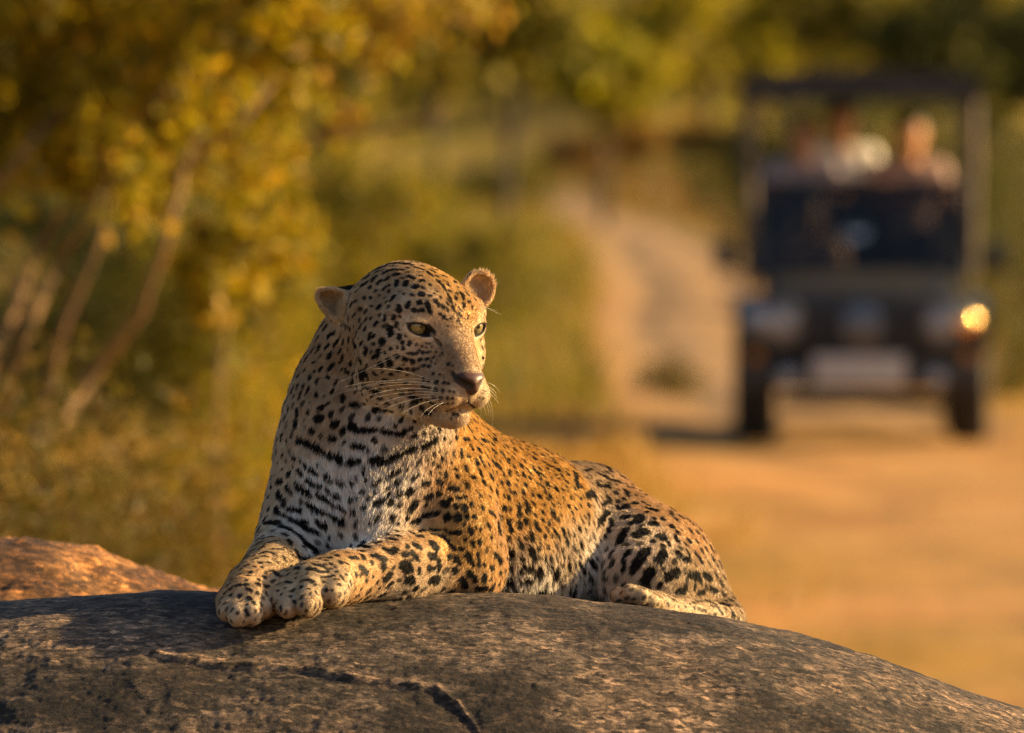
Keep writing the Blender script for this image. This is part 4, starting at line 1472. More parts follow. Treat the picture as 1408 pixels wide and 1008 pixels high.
def ground_material():
    m, nt, b = new_mat("sandy_ground")
    N, L = nt.nodes, nt.links.new
    tc = N.new("ShaderNodeTexCoord")

    def noise(scale, detail=5):
        n = N.new("ShaderNodeTexNoise")
        n.inputs["Scale"].default_value = scale
        n.inputs["Detail"].default_value = detail
        L(tc.outputs["Object"], n.inputs["Vector"])
        return n.outputs[0]

    def ramp(src, stops):
        r = N.new("ShaderNodeValToRGB")
        while len(r.color_ramp.elements) < len(stops):
            r.color_ramp.elements.new(0.5)
        for e, (p_, c_) in zip(r.color_ramp.elements, stops):
            e.position = p_
            e.color = (*c_, 1)
        L(src, r.inputs[0])
        return r.outputs[0]

    def mix(fac, a, c):
        x = N.new("ShaderNodeMix")
        x.data_type = 'RGBA'
        L(fac, x.inputs[0])
        L(a, x.inputs[6])
        L(c, x.inputs[7])
        return x.outputs[2]

    def attr(n):
        a = N.new("ShaderNodeAttribute")
        a.attribute_name = n
        return a.outputs["Fac"]
    sand = ramp(noise(0.9), [(0.32, (0.26, 0.110, 0.022)), (0.5, (0.40, 0.188, 0.045)), (0.68, (0.53, 0.275, 0.085))])
    dry = ramp(noise(2.2), [(0.35, (0.20, 0.110, 0.016)), (0.6, (0.35, 0.185, 0.030))])
    sand = mix(ramp(noise(0.22), [(0.47, (0, 0, 0)), (0.6, (1, 1, 1))]), sand, dry)
    grass = ramp(noise(1.7), [(0.3, (0.12, 0.095, 0.009)), (0.5, (0.21, 0.155, 0.014)), (0.7, (0.33, 0.215, 0.022))])
    track = ramp(noise(1.2), [(0.3, (0.21, 0.128, 0.062)), (0.7, (0.31, 0.195, 0.100))])
    c = mix(attr("green"), sand, grass)
    c = mix(attr("road"), c, track)
    L(c, b.inputs["Base Color"])
    b.inputs["Roughness"].default_value = 0.95
    b.inputs["Specular IOR Level"].default_value = 0.1
    bp = N.new("ShaderNodeBump")
    bp.inputs["Strength"].default_value = 0.6
    bp.inputs["Distance"].default_value = 0.05
    L(noise(6.0, 8), bp.inputs["Height"])
    L(bp.outputs[0], b.inputs["Normal"])
    return m


ground = link_mesh("ground", make_ground(), ground_material())
tag(ground, "sandy ground with a pale dirt track winding through green verges", kind="structure")


def leaf_material(name):
    m = bpy.data.materials.new(name)
    m.use_nodes = True
    nt = m.node_tree
    nt.nodes.clear()
    out = nt.nodes.new("ShaderNodeOutputMaterial")
    a = nt.nodes.new("ShaderNodeAttribute")
    a.attribute_name = "leaf"
    p = nt.nodes.new("ShaderNodeBsdfPrincipled")
    p.inputs["Roughness"].default_value = 0.5
    p.inputs["Specular IOR Level"].default_value = 0.25
    t = nt.nodes.new("ShaderNodeBsdfTranslucent")
    mx = nt.nodes.new("ShaderNodeMixShader")
    mx.inputs[0].default_value = 0.5
    nt.links.new(a.outputs["Color"], p.inputs["Base Color"])
    nt.links.new(a.outputs["Color"], t.inputs["Color"])
    nt.links.new(p.outputs[0], mx.inputs[1])
    nt.links.new(t.outputs[0], mx.inputs[2])
    nt.links.new(mx.outputs[0], out.inputs[0])
    return m


leaf_mat = leaf_material("leaves")
bark_mat = simple_mat("bark", (0.15, 0.085, 0.034), rough=0.9, var=0.35, scale=9, bump=0.5)
dark_bark = simple_mat("dark_bark", (0.055, 0.042, 0.028), rough=0.95, var=0.3, scale=6, bump=0.5)


def leaves_mesh(name, centres, size, cols, seed, aspect=0.5, droop=0.0):
    """one folded diamond (two triangles) per leaf"""
    r = np.random.default_rng(seed)
    n = len(centres)
    d = r.normal(size=(n, 3))
    d[:, 2] -= droop
    d /= np.linalg.norm(d, axis=1, keepdims=True)
    o = r.normal(size=(n, 3))
    s = np.cross(d, o)
    s /= np.linalg.norm(s, axis=1, keepdims=True) + 1e-9
    nn = np.cross(d, s)
    L = (size * r.uniform(.65, 1.35, n))[:, None]
    c = np.asarray(centres)
    v0 = c - d * L * .5
    v1 = c + s * L * aspect * .5 + nn * L * .08
    v2 = c + d * L * .5
    v3 = c - s * L * aspect * .5 + nn * L * .08
    v = np.stack([v0, v1, v2, v3], 1).reshape(-1, 3)
    i = np.arange(n)[:, None] * 4
    f = np.concatenate([i + np.array([[0, 1, 2]]), i + np.array([[0, 2, 3]])], 1).reshape(-1, 3)
    me = mesh_np(name, v, f, smooth=False)
    cols = np.asarray(cols, dtype=float)
    k = r.random(n)
    j = np.minimum((k * len(cols)).astype(int), len(cols) - 1)
    C = cols[j] * r.uniform(.75, 1.25, (n, 1))
    a = me.attributes.new("leaf", 'FLOAT_COLOR', 'FACE')
    C2 = np.repeat(np.concatenate([C, np.ones((n, 1))], 1), 2, axis=0)
    a.data.foreach_set("color", C2.astype(np.float32).ravel())
    return me


def crown_points(lobes, n, r, fill=0.55, clump=0.35):
    """leaf positions: clumps of leaves in the shells of a few lobes, gaps between the clumps"""
    lobes = [(np.array(c, float), np.array(rad, float)) for c, rad in lobes]
    vol = np.array([np.prod(rad) ** (2 / 3) for c, rad in lobes])
    pk = r.choice(len(lobes), size=max(4, n // 60), p=vol / vol.sum())
    cen = []
    for k in pk:
        c, rad = lobes[k]
        d = r.normal(size=3)
        d /= np.linalg.norm(d)
        cen.append((c + d * rad * (fill + (1 - fill) * r.random() ** .6), clump * rad.mean()))
    q = r.integers(0, len(cen), n)
    C = np.array([c for c, s in cen])[q]
    S = np.array([s for c, s in cen])[q]
    return C + r.normal(size=(n, 3)) * S[:, None] * .5


YEL = [(0.34, 0.255, 0.006), (0.27, 0.22, 0.007), (0.38, 0.265, 0.006), (0.17, 0.155, 0.007), (0.40, 0.235, 0.008)]
OLV = [(0.125, 0.105, 0.008), (0.16, 0.125, 0.008), (0.095, 0.088, 0.008), (0.19, 0.14, 0.009)]
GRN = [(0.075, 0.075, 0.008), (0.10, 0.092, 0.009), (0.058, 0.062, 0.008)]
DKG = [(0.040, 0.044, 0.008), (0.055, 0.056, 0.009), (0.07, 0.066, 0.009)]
ORG = [(0.30, 0.165, 0.012), (0.24, 0.12, 0.012), (0.34, 0.19, 0.015), (0.18, 0.12, 0.010)]
BRN = [(0.21, 0.105, 0.018), (0.27, 0.14, 0.022), (0.15, 0.08, 0.014)]


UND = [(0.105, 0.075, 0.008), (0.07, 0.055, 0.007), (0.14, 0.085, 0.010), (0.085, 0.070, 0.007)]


def plant(name, label, cat, base, stems, lobes, n, size, cols, seed, group=None, stem_mat=None, stem_name="trunk", crown_name="crown", clump=0.35, fill=0.5, aspect=0.5, droop=0.2):
    """base: world point; stems: lists of (x, y, z, radius) from the base; lobes: (centre, radii) from the base"""
    base = Vector(base)
    root = empty(name, base)
    tag(root, label, cat, group)
    for st in stems:
        mb = MB()
        pts = [Vector(s[:3]) for s in st]
        rad = [s[3] for s in st]
        # subdivide for a natural bend
        fp, fr = [], []
        rr = random.Random(seed + len(fp))
        for i in range(len(pts) - 1):
            for t in (0, 0.33, 0.66):
                j = Vector((rr.uniform(-1, 1), rr.uniform(-1, 1), rr.uniform(-.3, .3))) * rad[i] * (.5 if t else 0)
                fp.append(pts[i].lerp(pts[i + 1], t) + j)
                fr.append(rad[i] + (rad[i + 1] - rad[i]) * t)
        fp.append(pts[-1])
        fr.append(rad[-1])
        mb.tube(fp, fr, seg=9)
        mb.build(stem_name, stem_mat or bark_mat, root, auto=False)
    if lobes:
        r = np.random.default_rng(seed)
        pts = crown_points(lobes, n, r, fill, clump)
        me = leaves_mesh(crown_name, pts, size, cols, seed + 1, aspect, droop)
        link_mesh(crown_name, me, leaf_mat, root)
    return root


def gp(px, Y):
    """ground point under picture column px at distance Y"""
    x = (px - 704) / FPX * Y
    return (x, Y, float(land_height(np.array([x]), np.array([float(Y)]))[0]) - 0.03)


def W(px, py, Y, base):
    """picture position at distance Y, relative to a base point"""
    v = at(px, py, Y) - Vector(base)
    return (v.x, v.y, v.z)


if DO_BACK:
    # the near bush whose leaves fill the upper left
    Y = 26.0
    b = gp(150, Y)
    k = Y / FPX
    st = []
    for (pts) in ([(-70, 640, .02), (10, 450, .016), (60, 330, .013), (130, 240, .010), (230, 120, .006)],
                  [(-30, 680, .018), (40, 450, .015), (80, 360, .012), (120, 300, .010), (190, 180, .006)],
                  [(50, 620, .016), (90, 440, .013), (140, 330, .010), (160, 240, .006)],
                  [(60, 620, .018), (125, 520, .017), (195, 430, .0155), (232, 320, .014), (250, 240, .011), (300, 120, .007)],
                  [(230, 250, .009), (330, 170, .007), (420, 60, .004)],
                  [(-40, 300, .012), (40, 200, .010), (110, 120, .007)]):
        st.append([(*W(px, py, Y + 0.3 * math.sin(i * 1.7 + px), b), r * 1.0) for i, (px, py, r) in enumerate(pts)])
    for s in st[:4]:
        x, y, z, r = s[0]
        s.insert(0, (x * .75 - .05, y, 0.0, r * 1.25))
    lob = [(W(40, 200, Y + .3, b), (.30, .5, .22)), (W(170, 210, Y, b), (.30, .5, .24)), (W(300, 190, Y + .2, b), (.27, .45, .22)), (W(270, 60, Y, b), (.34, .5, .22)), (W(60, 20, Y + .4, b), (.3, .5, .12)),
           (W(390, 90, Y + .2, b), (.24, .4, .22)), (W(130, -60, Y, b), (.5, .6, .22)), (W(380, -40, Y, b), (.4, .5, .2)), (W(370, 300, Y + .3, b), (.12, .3, .24)), (W(-110, 120, Y, b), (.35, .5, .4)),
           (W(300, 330, Y + .2, b), (.16, .3, .22))]
    plant("leafy_bush", "yellow green leafy bush with bare bending stems, nearest behind the boulder", "bush", b, st, lob, 11500, .054, YEL + OLV[:1], 21, stem_name="stem", crown_name="foliage", clump=.30, fill=.25, aspect=.6)
    # dry leaved small tree within it, with the bright bare branch reaching out
    Y = 30.0
    b = gp(300, Y)
    st = [[(0, 0, 0, .012), (*W(300, 520, Y, b), .010), (*W(330, 330, Y, b), .010), (*W(385, 205, Y, b), .012), (*W(420, 60, Y, b), .012), (*W(470, -80, Y, b), .008)],
          [(*W(392, 210, Y, b), .014), (*W(440, 190, Y, b), .013), (*W(520, 180, Y, b), .012), (*W(575, 170, Y, b), .011), (*W(612, 155, Y, b), .007)],
          [(*W(408, 120, Y, b), .012), (*W(480, 70, Y, b), .009), (*W(560, 30, Y, b), .006), (*W(620, -20, Y, b), .004)]]
    lob = [(W(470, 60, Y, b), (.20, .3, .25)), (W(560, 20, Y, b), (.28, .4, .20)), (W(630, 10, Y, b), (.2, .4, .16)), (W(430, 180, Y, b), (.10, .2, .22)), (W(490, 150, Y, b), (.12, .2, .10))]
    plant("dry_tree", "thin tree with orange dry leaves and one bare sunlit branch", "tree", b, st, lob, 1500, .045, ORG + YEL[:2], 33, clump=.4, fill=.2, aspect=.6)
    # undergrowth low on the left
    Y = 33.0
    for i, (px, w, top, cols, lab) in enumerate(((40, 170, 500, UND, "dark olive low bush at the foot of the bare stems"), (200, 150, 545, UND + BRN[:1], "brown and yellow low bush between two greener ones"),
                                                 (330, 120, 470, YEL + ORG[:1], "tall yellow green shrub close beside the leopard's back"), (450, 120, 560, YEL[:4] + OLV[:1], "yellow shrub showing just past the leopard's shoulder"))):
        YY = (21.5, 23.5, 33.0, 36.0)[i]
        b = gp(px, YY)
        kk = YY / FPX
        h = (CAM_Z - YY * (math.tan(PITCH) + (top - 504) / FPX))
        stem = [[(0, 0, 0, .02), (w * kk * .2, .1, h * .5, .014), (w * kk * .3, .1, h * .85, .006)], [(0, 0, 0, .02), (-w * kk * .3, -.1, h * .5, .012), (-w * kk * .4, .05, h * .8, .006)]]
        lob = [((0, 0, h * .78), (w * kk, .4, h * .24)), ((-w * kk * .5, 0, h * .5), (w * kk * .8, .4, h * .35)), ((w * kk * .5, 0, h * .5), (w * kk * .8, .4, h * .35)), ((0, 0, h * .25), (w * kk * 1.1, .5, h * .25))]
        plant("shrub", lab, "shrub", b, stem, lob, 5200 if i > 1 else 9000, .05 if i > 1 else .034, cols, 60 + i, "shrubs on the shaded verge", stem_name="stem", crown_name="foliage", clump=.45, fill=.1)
    # olive bushes in the middle distance
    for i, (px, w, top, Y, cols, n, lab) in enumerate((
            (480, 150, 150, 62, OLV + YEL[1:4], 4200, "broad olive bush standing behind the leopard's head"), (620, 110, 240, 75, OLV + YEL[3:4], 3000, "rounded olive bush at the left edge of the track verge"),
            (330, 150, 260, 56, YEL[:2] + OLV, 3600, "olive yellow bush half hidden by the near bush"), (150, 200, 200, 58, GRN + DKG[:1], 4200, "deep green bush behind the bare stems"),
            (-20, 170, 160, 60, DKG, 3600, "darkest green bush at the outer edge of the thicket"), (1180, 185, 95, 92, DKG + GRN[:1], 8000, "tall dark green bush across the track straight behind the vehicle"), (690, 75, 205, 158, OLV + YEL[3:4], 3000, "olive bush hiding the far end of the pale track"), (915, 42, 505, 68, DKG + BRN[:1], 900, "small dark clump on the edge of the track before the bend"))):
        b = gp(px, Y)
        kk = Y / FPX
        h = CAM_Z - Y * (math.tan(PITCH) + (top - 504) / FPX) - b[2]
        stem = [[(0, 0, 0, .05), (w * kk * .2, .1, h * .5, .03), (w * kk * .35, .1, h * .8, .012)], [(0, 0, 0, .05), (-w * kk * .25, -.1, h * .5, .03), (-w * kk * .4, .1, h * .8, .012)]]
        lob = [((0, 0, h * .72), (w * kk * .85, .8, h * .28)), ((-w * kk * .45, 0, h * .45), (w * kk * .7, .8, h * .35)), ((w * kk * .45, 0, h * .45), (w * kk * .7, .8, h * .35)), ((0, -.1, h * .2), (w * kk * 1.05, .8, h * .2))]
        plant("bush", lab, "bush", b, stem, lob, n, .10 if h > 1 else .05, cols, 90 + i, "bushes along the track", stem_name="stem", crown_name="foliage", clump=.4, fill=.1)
    # trees and thicket at the back
    far = [  # px, crown half width px, crown centre py, half height px, Y, colours, leaves, label, trunk px offset, bark
        (715, 95, 30, 95, 95, OLV + GRN[:2], 3400, "olive tree with a shaded trunk beside the bend of the track", -20, dark_bark),
        (830, 95, 105, 60, 150, YEL[1:4] + OLV[:2], 4600, "sunlit yellow green tree beyond the bend of the track", 0, dark_bark),
        (960, 150, 40, 95, 240, YEL + OLV, 4200, "wide olive tree on the rise beyond the dry bank", 10, dark_bark),
        (1100, 110, 30, 95, 230, YEL[:3] + OLV, 3600, "dull green tree showing over the vehicle's canopy", 0, dark_bark),
        (1205, 105, 20, 120, 200, OLV + GRN, 3400, "green tree with a thick dark trunk straight above the vehicle", -15, dark_bark),
        (1330, 140, 60, 130, 190, GRN + DKG[1:], 3400, "darkest tree at the far end of the row behind the vehicle", 20, dark_bark),
        (1480, 130, 70, 130, 180, GRN + DKG[1:], 2600, "dark green tree at the outer end of the back row", 0, dark_bark),
        (600, 120, 30, 110, 170, OLV, 3600, "olive tree behind the dry leaved thin tree", 0, dark_bark),
        (420, 140, 60, 130, 150, GRN + OLV[:1], 3600, "green tree hidden deep behind the near bush", 0, dark_bark),
        (200, 160, 60, 140, 140, DKG + GRN, 3600, "dark tree deep behind the thicket of stems", 0, dark_bark),
        (0, 160, 70, 150, 130, DKG, 3600, "dark tree at the outer end behind the thicket", 0, dark_bark),
        ]
    for i, (px, hw, cy, hh, Y, cols, n, lab, tox, bk) in enumerate(far):
        b = gp(px + tox, Y)
        kk = Y / FPX
        rr = random.Random(200 + i)
        cz = CAM_Z - Y * (math.tan(PITCH) + (cy - 504) / FPX) - b[2]
        cx = -tox * kk
        w, h = hw * kk, hh * kk
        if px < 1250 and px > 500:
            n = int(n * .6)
            cols = [tuple(min(.42, v * 1.4) for v in c) for c in cols]  # leaf colours raised to stand in for sunlight on these crowns
        trad = max(.07, w * .07)
        stem = [[(0, 0, 0, trad), (cx * .3, 0, cz * .5, trad * .8), (cx * .8, .1, cz, trad * .5), (cx, .1, cz + h * .7, trad * .2)],
                [(cx * .3, 0, cz * .5, trad * .5), (w * .45, .1, cz, trad * .3), (w * .7, .1, cz + h * .3, trad * .1)],
                [(cx * .3, 0, cz * .55, trad * .5), (-w * .45, -.1, cz, trad * .3), (-w * .7, .1, cz + h * .3, trad * .1)]]
        lob = [((cx, 0, cz), (w * .75, w * .7, h * .8))]
        for j in range(6):
            a = j * 1.047 + rr.uniform(-.3, .3)
            lob.append(((cx + math.cos(a) * w * .62, rr.uniform(-.4, .4) * w, cz + math.sin(a) * h * .58), (w * rr.uniform(.32, .5), w * .4, h * rr.uniform(.32, .5))))
        plant("tree", lab, "tree", b, stem, lob, n, max(.16, .55 * kk * 30), cols, 120 + i, "trees at the back of the clearing", stem_mat=bk, clump=.42, fill=.2, aspect=.7)
    # far wood that reads as one mass
    r = np.random.default_rng(77)
    pts = []
    for i in range(70):
        x = -75 + i * 2.2 + r.uniform(-1, 1)
        yy = 290 + r.uniform(-12, 30)
        hgt = r.uniform(8, 15)
        for q in range(230):
            pts.append((x + r.normal() * 2.0, yy + r.normal() * 2.5, hgt * r.random() ** .8))
    wood = link_mesh("far_woodland", leaves_mesh("far_woodland", pts, 1.1, YEL[1:4] + OLV, 5, .8), leaf_mat)
    tag(wood, "far green woodland closing the view behind the trees", kind="stuff")

    # dry scrub on the bank beyond the bend
    for i, (px, w, top, Y, cols, lab) in enumerate(((800, 70, 215, 188, BRN[:2], "brown dry scrub where the pale track leaves the view"), (900, 80, 190, 195, BRN + ORG[:1], "brown dry scrub in the middle of the bank"), (985, 60, 205, 190, BRN + ORG, "brown dry scrub on the bank, nearest the vehicle's mirror"))):
        b = gp(px, Y)
        kk = Y / FPX
        h = max(.7, CAM_Z - Y * (math.tan(PITCH) + (top - 504) / FPX) - b[2])
        stem = [[(0, 0, 0, .06), (w * kk * .2, .1, h * .5, .04), (w * kk * .4, .1, h * .8, .015)]]
        plant("dry_scrub", lab, "shrub", b, stem, [((0, 0, h * .55), (w * kk, 1.2, h * .5)), ((-w * kk * .5, -.3, h * .4), (w * kk * .7, 1.2, h * .4)), ((w * kk * .5, -.3, h * .4), (w * kk * .7, 1.2, h * .4))], 1500, .22, cols, 150 + i,
              "dry scrub on the bank", stem_name="stem", crown_name="foliage", clump=.4, fill=.1)

    # grass of the verges: tufts of blades
    def grass():
        r = np.random.default_rng(9)
        out, cols = [], []
        N = 90000
        y = 36 + (r.random(N) ** 1.4) * 150
        px = r.uniform(-100, 1500, N)
        x = (px - 704) / FPX * y
        rd = road_dist(x, y)
        p = np.stack([x, y, 0 * x], 1)
        keepp = (rd > 1.15) & (fbm(p, 0.7, 3, 31) > np.where(y < 62, .25, -.35))
        keepp &= ~((x > .9) & (y < 64) & (r.random(N) < .88))
        x, y = x[keepp], y[keepp]
        n = len(x)
        z = land_height(x, y)
        h = r.uniform(.12, .38, n) * np.where(y < 64, .6, 1.2)
        a = r.uniform(0, 2 * np.pi, n)
        w = r.uniform(.004, .010, n) * (1 + y / 60)
        lean = r.normal(0, .35, (n, 2)) * h[:, None]
        c = np.stack([x, y, z - .02], 1)
        sx = np.stack([np.cos(a) * w, np.sin(a) * w, 0 * w], 1)
        mid = c + np.stack([lean[:, 0] * .4, lean[:, 1] * .4, h * .6], 1)
        tip = c + np.stack([lean[:, 0], lean[:, 1], h], 1)
        v = np.stack([c - sx, c + sx, mid + sx * .7, mid - sx * .7, tip], 1).reshape(-1, 3)
        i = np.arange(n)[:, None] * 5
        f = np.concatenate([i + np.array([[0, 1, 2]]), i + np.array([[0, 2, 3]]), i + np.array([[3, 2, 4]])], 1).reshape(-1, 3)
        me = mesh_np("verge_grass", v, f, smooth=False)
        green = np.array([(0.13, 0.115, 0.010), (0.18, 0.14, 0.012), (0.10, 0.092, 0.009)])
        straw = np.array([(0.33, 0.19, 0.032), (0.27, 0.15, 0.026), (0.38, 0.22, 0.045)])
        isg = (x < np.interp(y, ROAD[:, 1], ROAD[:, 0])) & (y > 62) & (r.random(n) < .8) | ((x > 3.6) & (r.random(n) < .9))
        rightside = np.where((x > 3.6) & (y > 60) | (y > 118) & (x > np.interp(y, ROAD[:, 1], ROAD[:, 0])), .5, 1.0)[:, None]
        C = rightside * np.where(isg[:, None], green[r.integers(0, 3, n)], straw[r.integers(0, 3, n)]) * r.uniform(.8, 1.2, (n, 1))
        at_ = me.attributes.new("leaf", 'FLOAT_COLOR', 'FACE')
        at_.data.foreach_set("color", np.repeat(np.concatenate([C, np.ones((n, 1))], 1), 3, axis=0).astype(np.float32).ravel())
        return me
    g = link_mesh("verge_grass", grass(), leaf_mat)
    tag(g, "green and straw coloured grass along the verges of the track", kind="stuff")

# ------------------------------------------------------------------ the safari vehicle on the track
JY = 58.66
paint_m = simple_mat("dark_paint", (0.012, 0.015, 0.020), rough=0.42, spec=0.35, var=0.2, scale=5, dirt=(0.026, 0.022, 0.018))
canvas_m = simple_mat("canopy_canvas", (0.028, 0.026, 0.024), rough=0.85, var=0.25, scale=4, bump=0.1)
tube_m = simple_mat("dusty_tube", (0.06, 0.034, 0.019), rough=0.5, var=0.25, scale=12)
rubber_m = simple_mat("rubber", (0.017, 0.016, 0.015), rough=0.9, var=0.3, scale=20, dirt=(0.05, 0.036, 0.024))
black_m = simple_mat("black_plastic", (0.012, 0.012, 0.013), rough=0.55, var=0.2, scale=14)
chrome_m = simple_mat("lamp_metal", (0.20, 0.21, 0.23), rough=0.22, metal=1.0, var=0.05)
glint_m = simple_mat("amber_glint", (0.95, 0.55, 0.22), rough=0.09, metal=1.0, var=0.02)  # orange metal that tints the added sun glint
plate_m = simple_mat("plate_white", (0.40, 0.38, 0.35), rough=0.45, var=0.06, scale=14)
seat_m = simple_mat("seat_vinyl", (0.05, 0.034, 0.026), rough=0.6, var=0.25, scale=9)
pale_disc_m = simple_mat("pale_blue", (0.42, 0.48, 0.58), rough=0.5, var=0.05, scale=30)
glass_m, nt, b = new_mat("glass")
b.inputs["Base Color"].default_value = (0.09, 0.095, 0.10, 1)
b.inputs["Roughness"].default_value = 0.02
b.inputs["Transmission Weight"].default_value = 1.0
b.inputs["IOR"].default_value = 1.35
lens_m, nt, b = new_mat("lamp_glass")
b.inputs["Base Color"].default_value = (0.22, 0.23, 0.25, 1)
b.inputs["Roughness"].default_value = 0.06
b.inputs["Coat Weight"].default_value = 1.0

jx = (1184 - 704) / FPX * JY
jeep = empty("safari_jeep", (jx, JY, float(land_height(np.array([jx]), np.array([JY]))[0]) - .02), math.radians(-2.0))
tag(jeep, "dark open-sided safari jeep with a canopy, carrying people along the dirt track", "jeep")


def jp(name, mb, mat, parent=None, **k):
    return mb.build(name, mat, parent or jeep, **k)


# local axes: x to the right in the view, -y forward (towards the camera), z up
m = MB()
m.prism([(-1.0, .48), (-1.0, 1.0), (-.05, 1.08), (.35, 1.12), (.35, 1.02), (3.15, 1.02), (3.15, .46), (2.75, .46), (2.62, .66), (2.1, .66), (1.95, .44), (.35, .40), (.1, .62), (-.55, .62), (-.7, .48)], 0, -.66, .66, bevel=.02)
jp("body", m, paint_m)
m = MB()
m.prism([(-1.02, .97), (-.98, 1.03), (-.6, 1.075), (.30, 1.16), (.30, 1.08), (-1.0, .9)], 0, -.60, .60, bevel=.02)
hood = jp("hood", m, paint_m)
for s in (1, -1):
    m = MB()
    m.box((s * .50, -.2, 1.115), (.05, .12, .04), bevel=.01)
    m.build("latch", black_m, hood)
    # domes added for a sun glint: polished amber right, dull glass left
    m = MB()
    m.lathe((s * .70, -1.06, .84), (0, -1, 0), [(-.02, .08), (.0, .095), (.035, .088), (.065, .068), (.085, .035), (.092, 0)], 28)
    jp("added_dome", m, glint_m if s > 0 else lens_m)
for s in (1, -1):
    m = MB()
    m.prism([(-1.06, .62), (-1.04, .90), (-.85, .97), (.2, .99), (.38, .70), (.36, .55), (.22, .62), (.1, .80), (-.18, .88), (-.5, .80), (-.68, .60)], 0, min(s * .60, s * .86), max(s * .60, s * .86), bevel=.025)
    f = jp("fender", m, paint_m)
    m = MB()
    m.cyl((s * .72, -1.06, .60), (s * .72, -1.09, .60), .045, seg=16)
    m.build("indicator", simple_mat("amber_lens", (0.5, 0.17, 0.02), rough=0.2), f)
# grille of upright slats
m = MB()
m.box((0, -1.035, .79), (1.30, .05, .40), bevel=.012)
gr = jp("grille", m, black_m)
for i in range(9):
    x = -.36 + i * .09
    if abs(x) < .02:
        continue
    m = MB()
    m.box((x, -1.07, .79), (.026, .03, .32), bevel=.006)
    m.build("slat", paint_m, gr)
m = MB()
m.lathe((0, -1.065, .80), (0, -1, 0), [(0, .145), (.025, .15), (.045, .135), (.05, .10), (.055, .0)], 28)
bd = m.build("badge", simple_mat("badge_metal", (0.12, 0.135, 0.17), rough=0.25, metal=0.7, var=0.05), gr)
for s in (1, -1):
    c = (s * .545, -1.07, .83)
    m = MB()
    m.lathe(c, (0, -1, 0), [(-.04, .145), (.03, .148), (.045, .138), (.045, .118), (.01, .11), (.0, .0)], 32)
    h = jp("headlight", m, chrome_m)
    m = MB()
    m.lathe((c[0], c[1] - .012, c[2]), (0, -1, 0), [(0, .118), (.014, .112), (.032, .085), (.043, .045), (.046, .0)], 32)
    m.build("lens", lens_m, h)
m = MB()
m.box((0, -1.22, .47), (1.66, .14, .17), bevel=.03)
m.box((0, -1.16, .31), (1.1, .06, .10), bevel=.015)
bp_ = jp("bumper", m, black_m)
for s in (1, -1):
    m = MB()
    m.lathe((s * .50, -1.27, .46), (0, -1, 0), [(0, .06), (.03, .062), (.04, .05), (.045, 0)], 20)
    m.build("fog_lamp", lens_m, bp_)
m = MB()
m.box((-.02, -1.305, .515), (.62, .012, .20), bevel=.005)
pl = jp("number_plate", m, plate_m)
m = MB()
m.tube([(-.335, -1.307, .41), (.295, -1.307, .41), (.295, -1.307, .62), (-.335, -1.307, .62), (-.335, -1.307, .412)], .008, 6)
m.build("plate_frame", black_m, pl)
# wheels
for s in (1, -1):
    for wy in (-.28, 2.36):
        c = Vector((s * .73, wy, .37))
        w = empty("wheel", c)
        w.parent = jeep
        m = MB()
        m.lathe((-.115, 0, 0), (1, 0, 0), [(-.025, .20), (-.025, .31), (-.005, .36), (.025, .372), (.205, .372), (.235, .36), (.255, .31), (.255, .20)], 36)
        for k in range(28):
            a = k * math.pi * 2 / 28
            m.box((.0, math.cos(a) * .372, math.sin(a) * .372), (.23, .03, .018), Matrix.Rotation(a, 3, 'X').to_quaternion())
        m.build("tyre", rubber_m, w)
        m = MB()
        m.lathe((s * .06, 0, 0), (s, 0, 0), [(-.14, .205), (.03, .208), (.05, .195), (.02, .15), (.03, .08), (.07, .07), (.075, 0)], 28)
        m.build("rim", paint_m, w)
# windscreen
a0, a1 = Vector((0, .33, 1.13)), Vector((0, .50, 1.74))
m = MB()
for s in (1, -1):
    m.tube([(s * .72, .33, 1.10), (s * .70, .50, 1.74)], .028, 8)
m.tube([(-.72, .50, 1.74), (.72, .50, 1.74)], .034, 8)
m.tube([(-.72, .33, 1.12), (.72, .33, 1.12)], .030, 8)
wf = jp("windscreen_frame", m, paint_m)
m = MB()
m.prism([(.335, 1.14), (.495, 1.72), (.500, 1.72), (.340, 1.14)], 0, -.69, .69)
ws = m.build("windscreen", glass_m, wf, smooth=False)
m = MB()
m.cyl((-.03, .432, 1.46), (-.03, .428, 1.4615), .10, seg=24)  # pale blue disc set just behind the windscreen glass
m.build("pale_disc", pale_disc_m, wf)
for s in (1, -1):
    m = MB()
    m.tube([(s * .45, .325, 1.15), (s * .30, .36, 1.32), (s * .05, .39, 1.40)], .008, 6)
    m.build("wiper", black_m, wf)
# mirrors
for s in (1, -1):
    m = MB()
    m.tube([(s * .70, .36, 1.22), (s * .82, .30, 1.26), (s * .92, .27, 1.25)], .012, 8)
    m.box((s * .93, .26, 1.26), (.15, .05, .20), bevel=.025)
    mi = jp("mirror", m, black_m)
    m = MB()
    m.box((s * .93, .290, 1.26), (.12, .006, .16), bevel=.002)
    m.build("mirror_glass", chrome_m, mi)
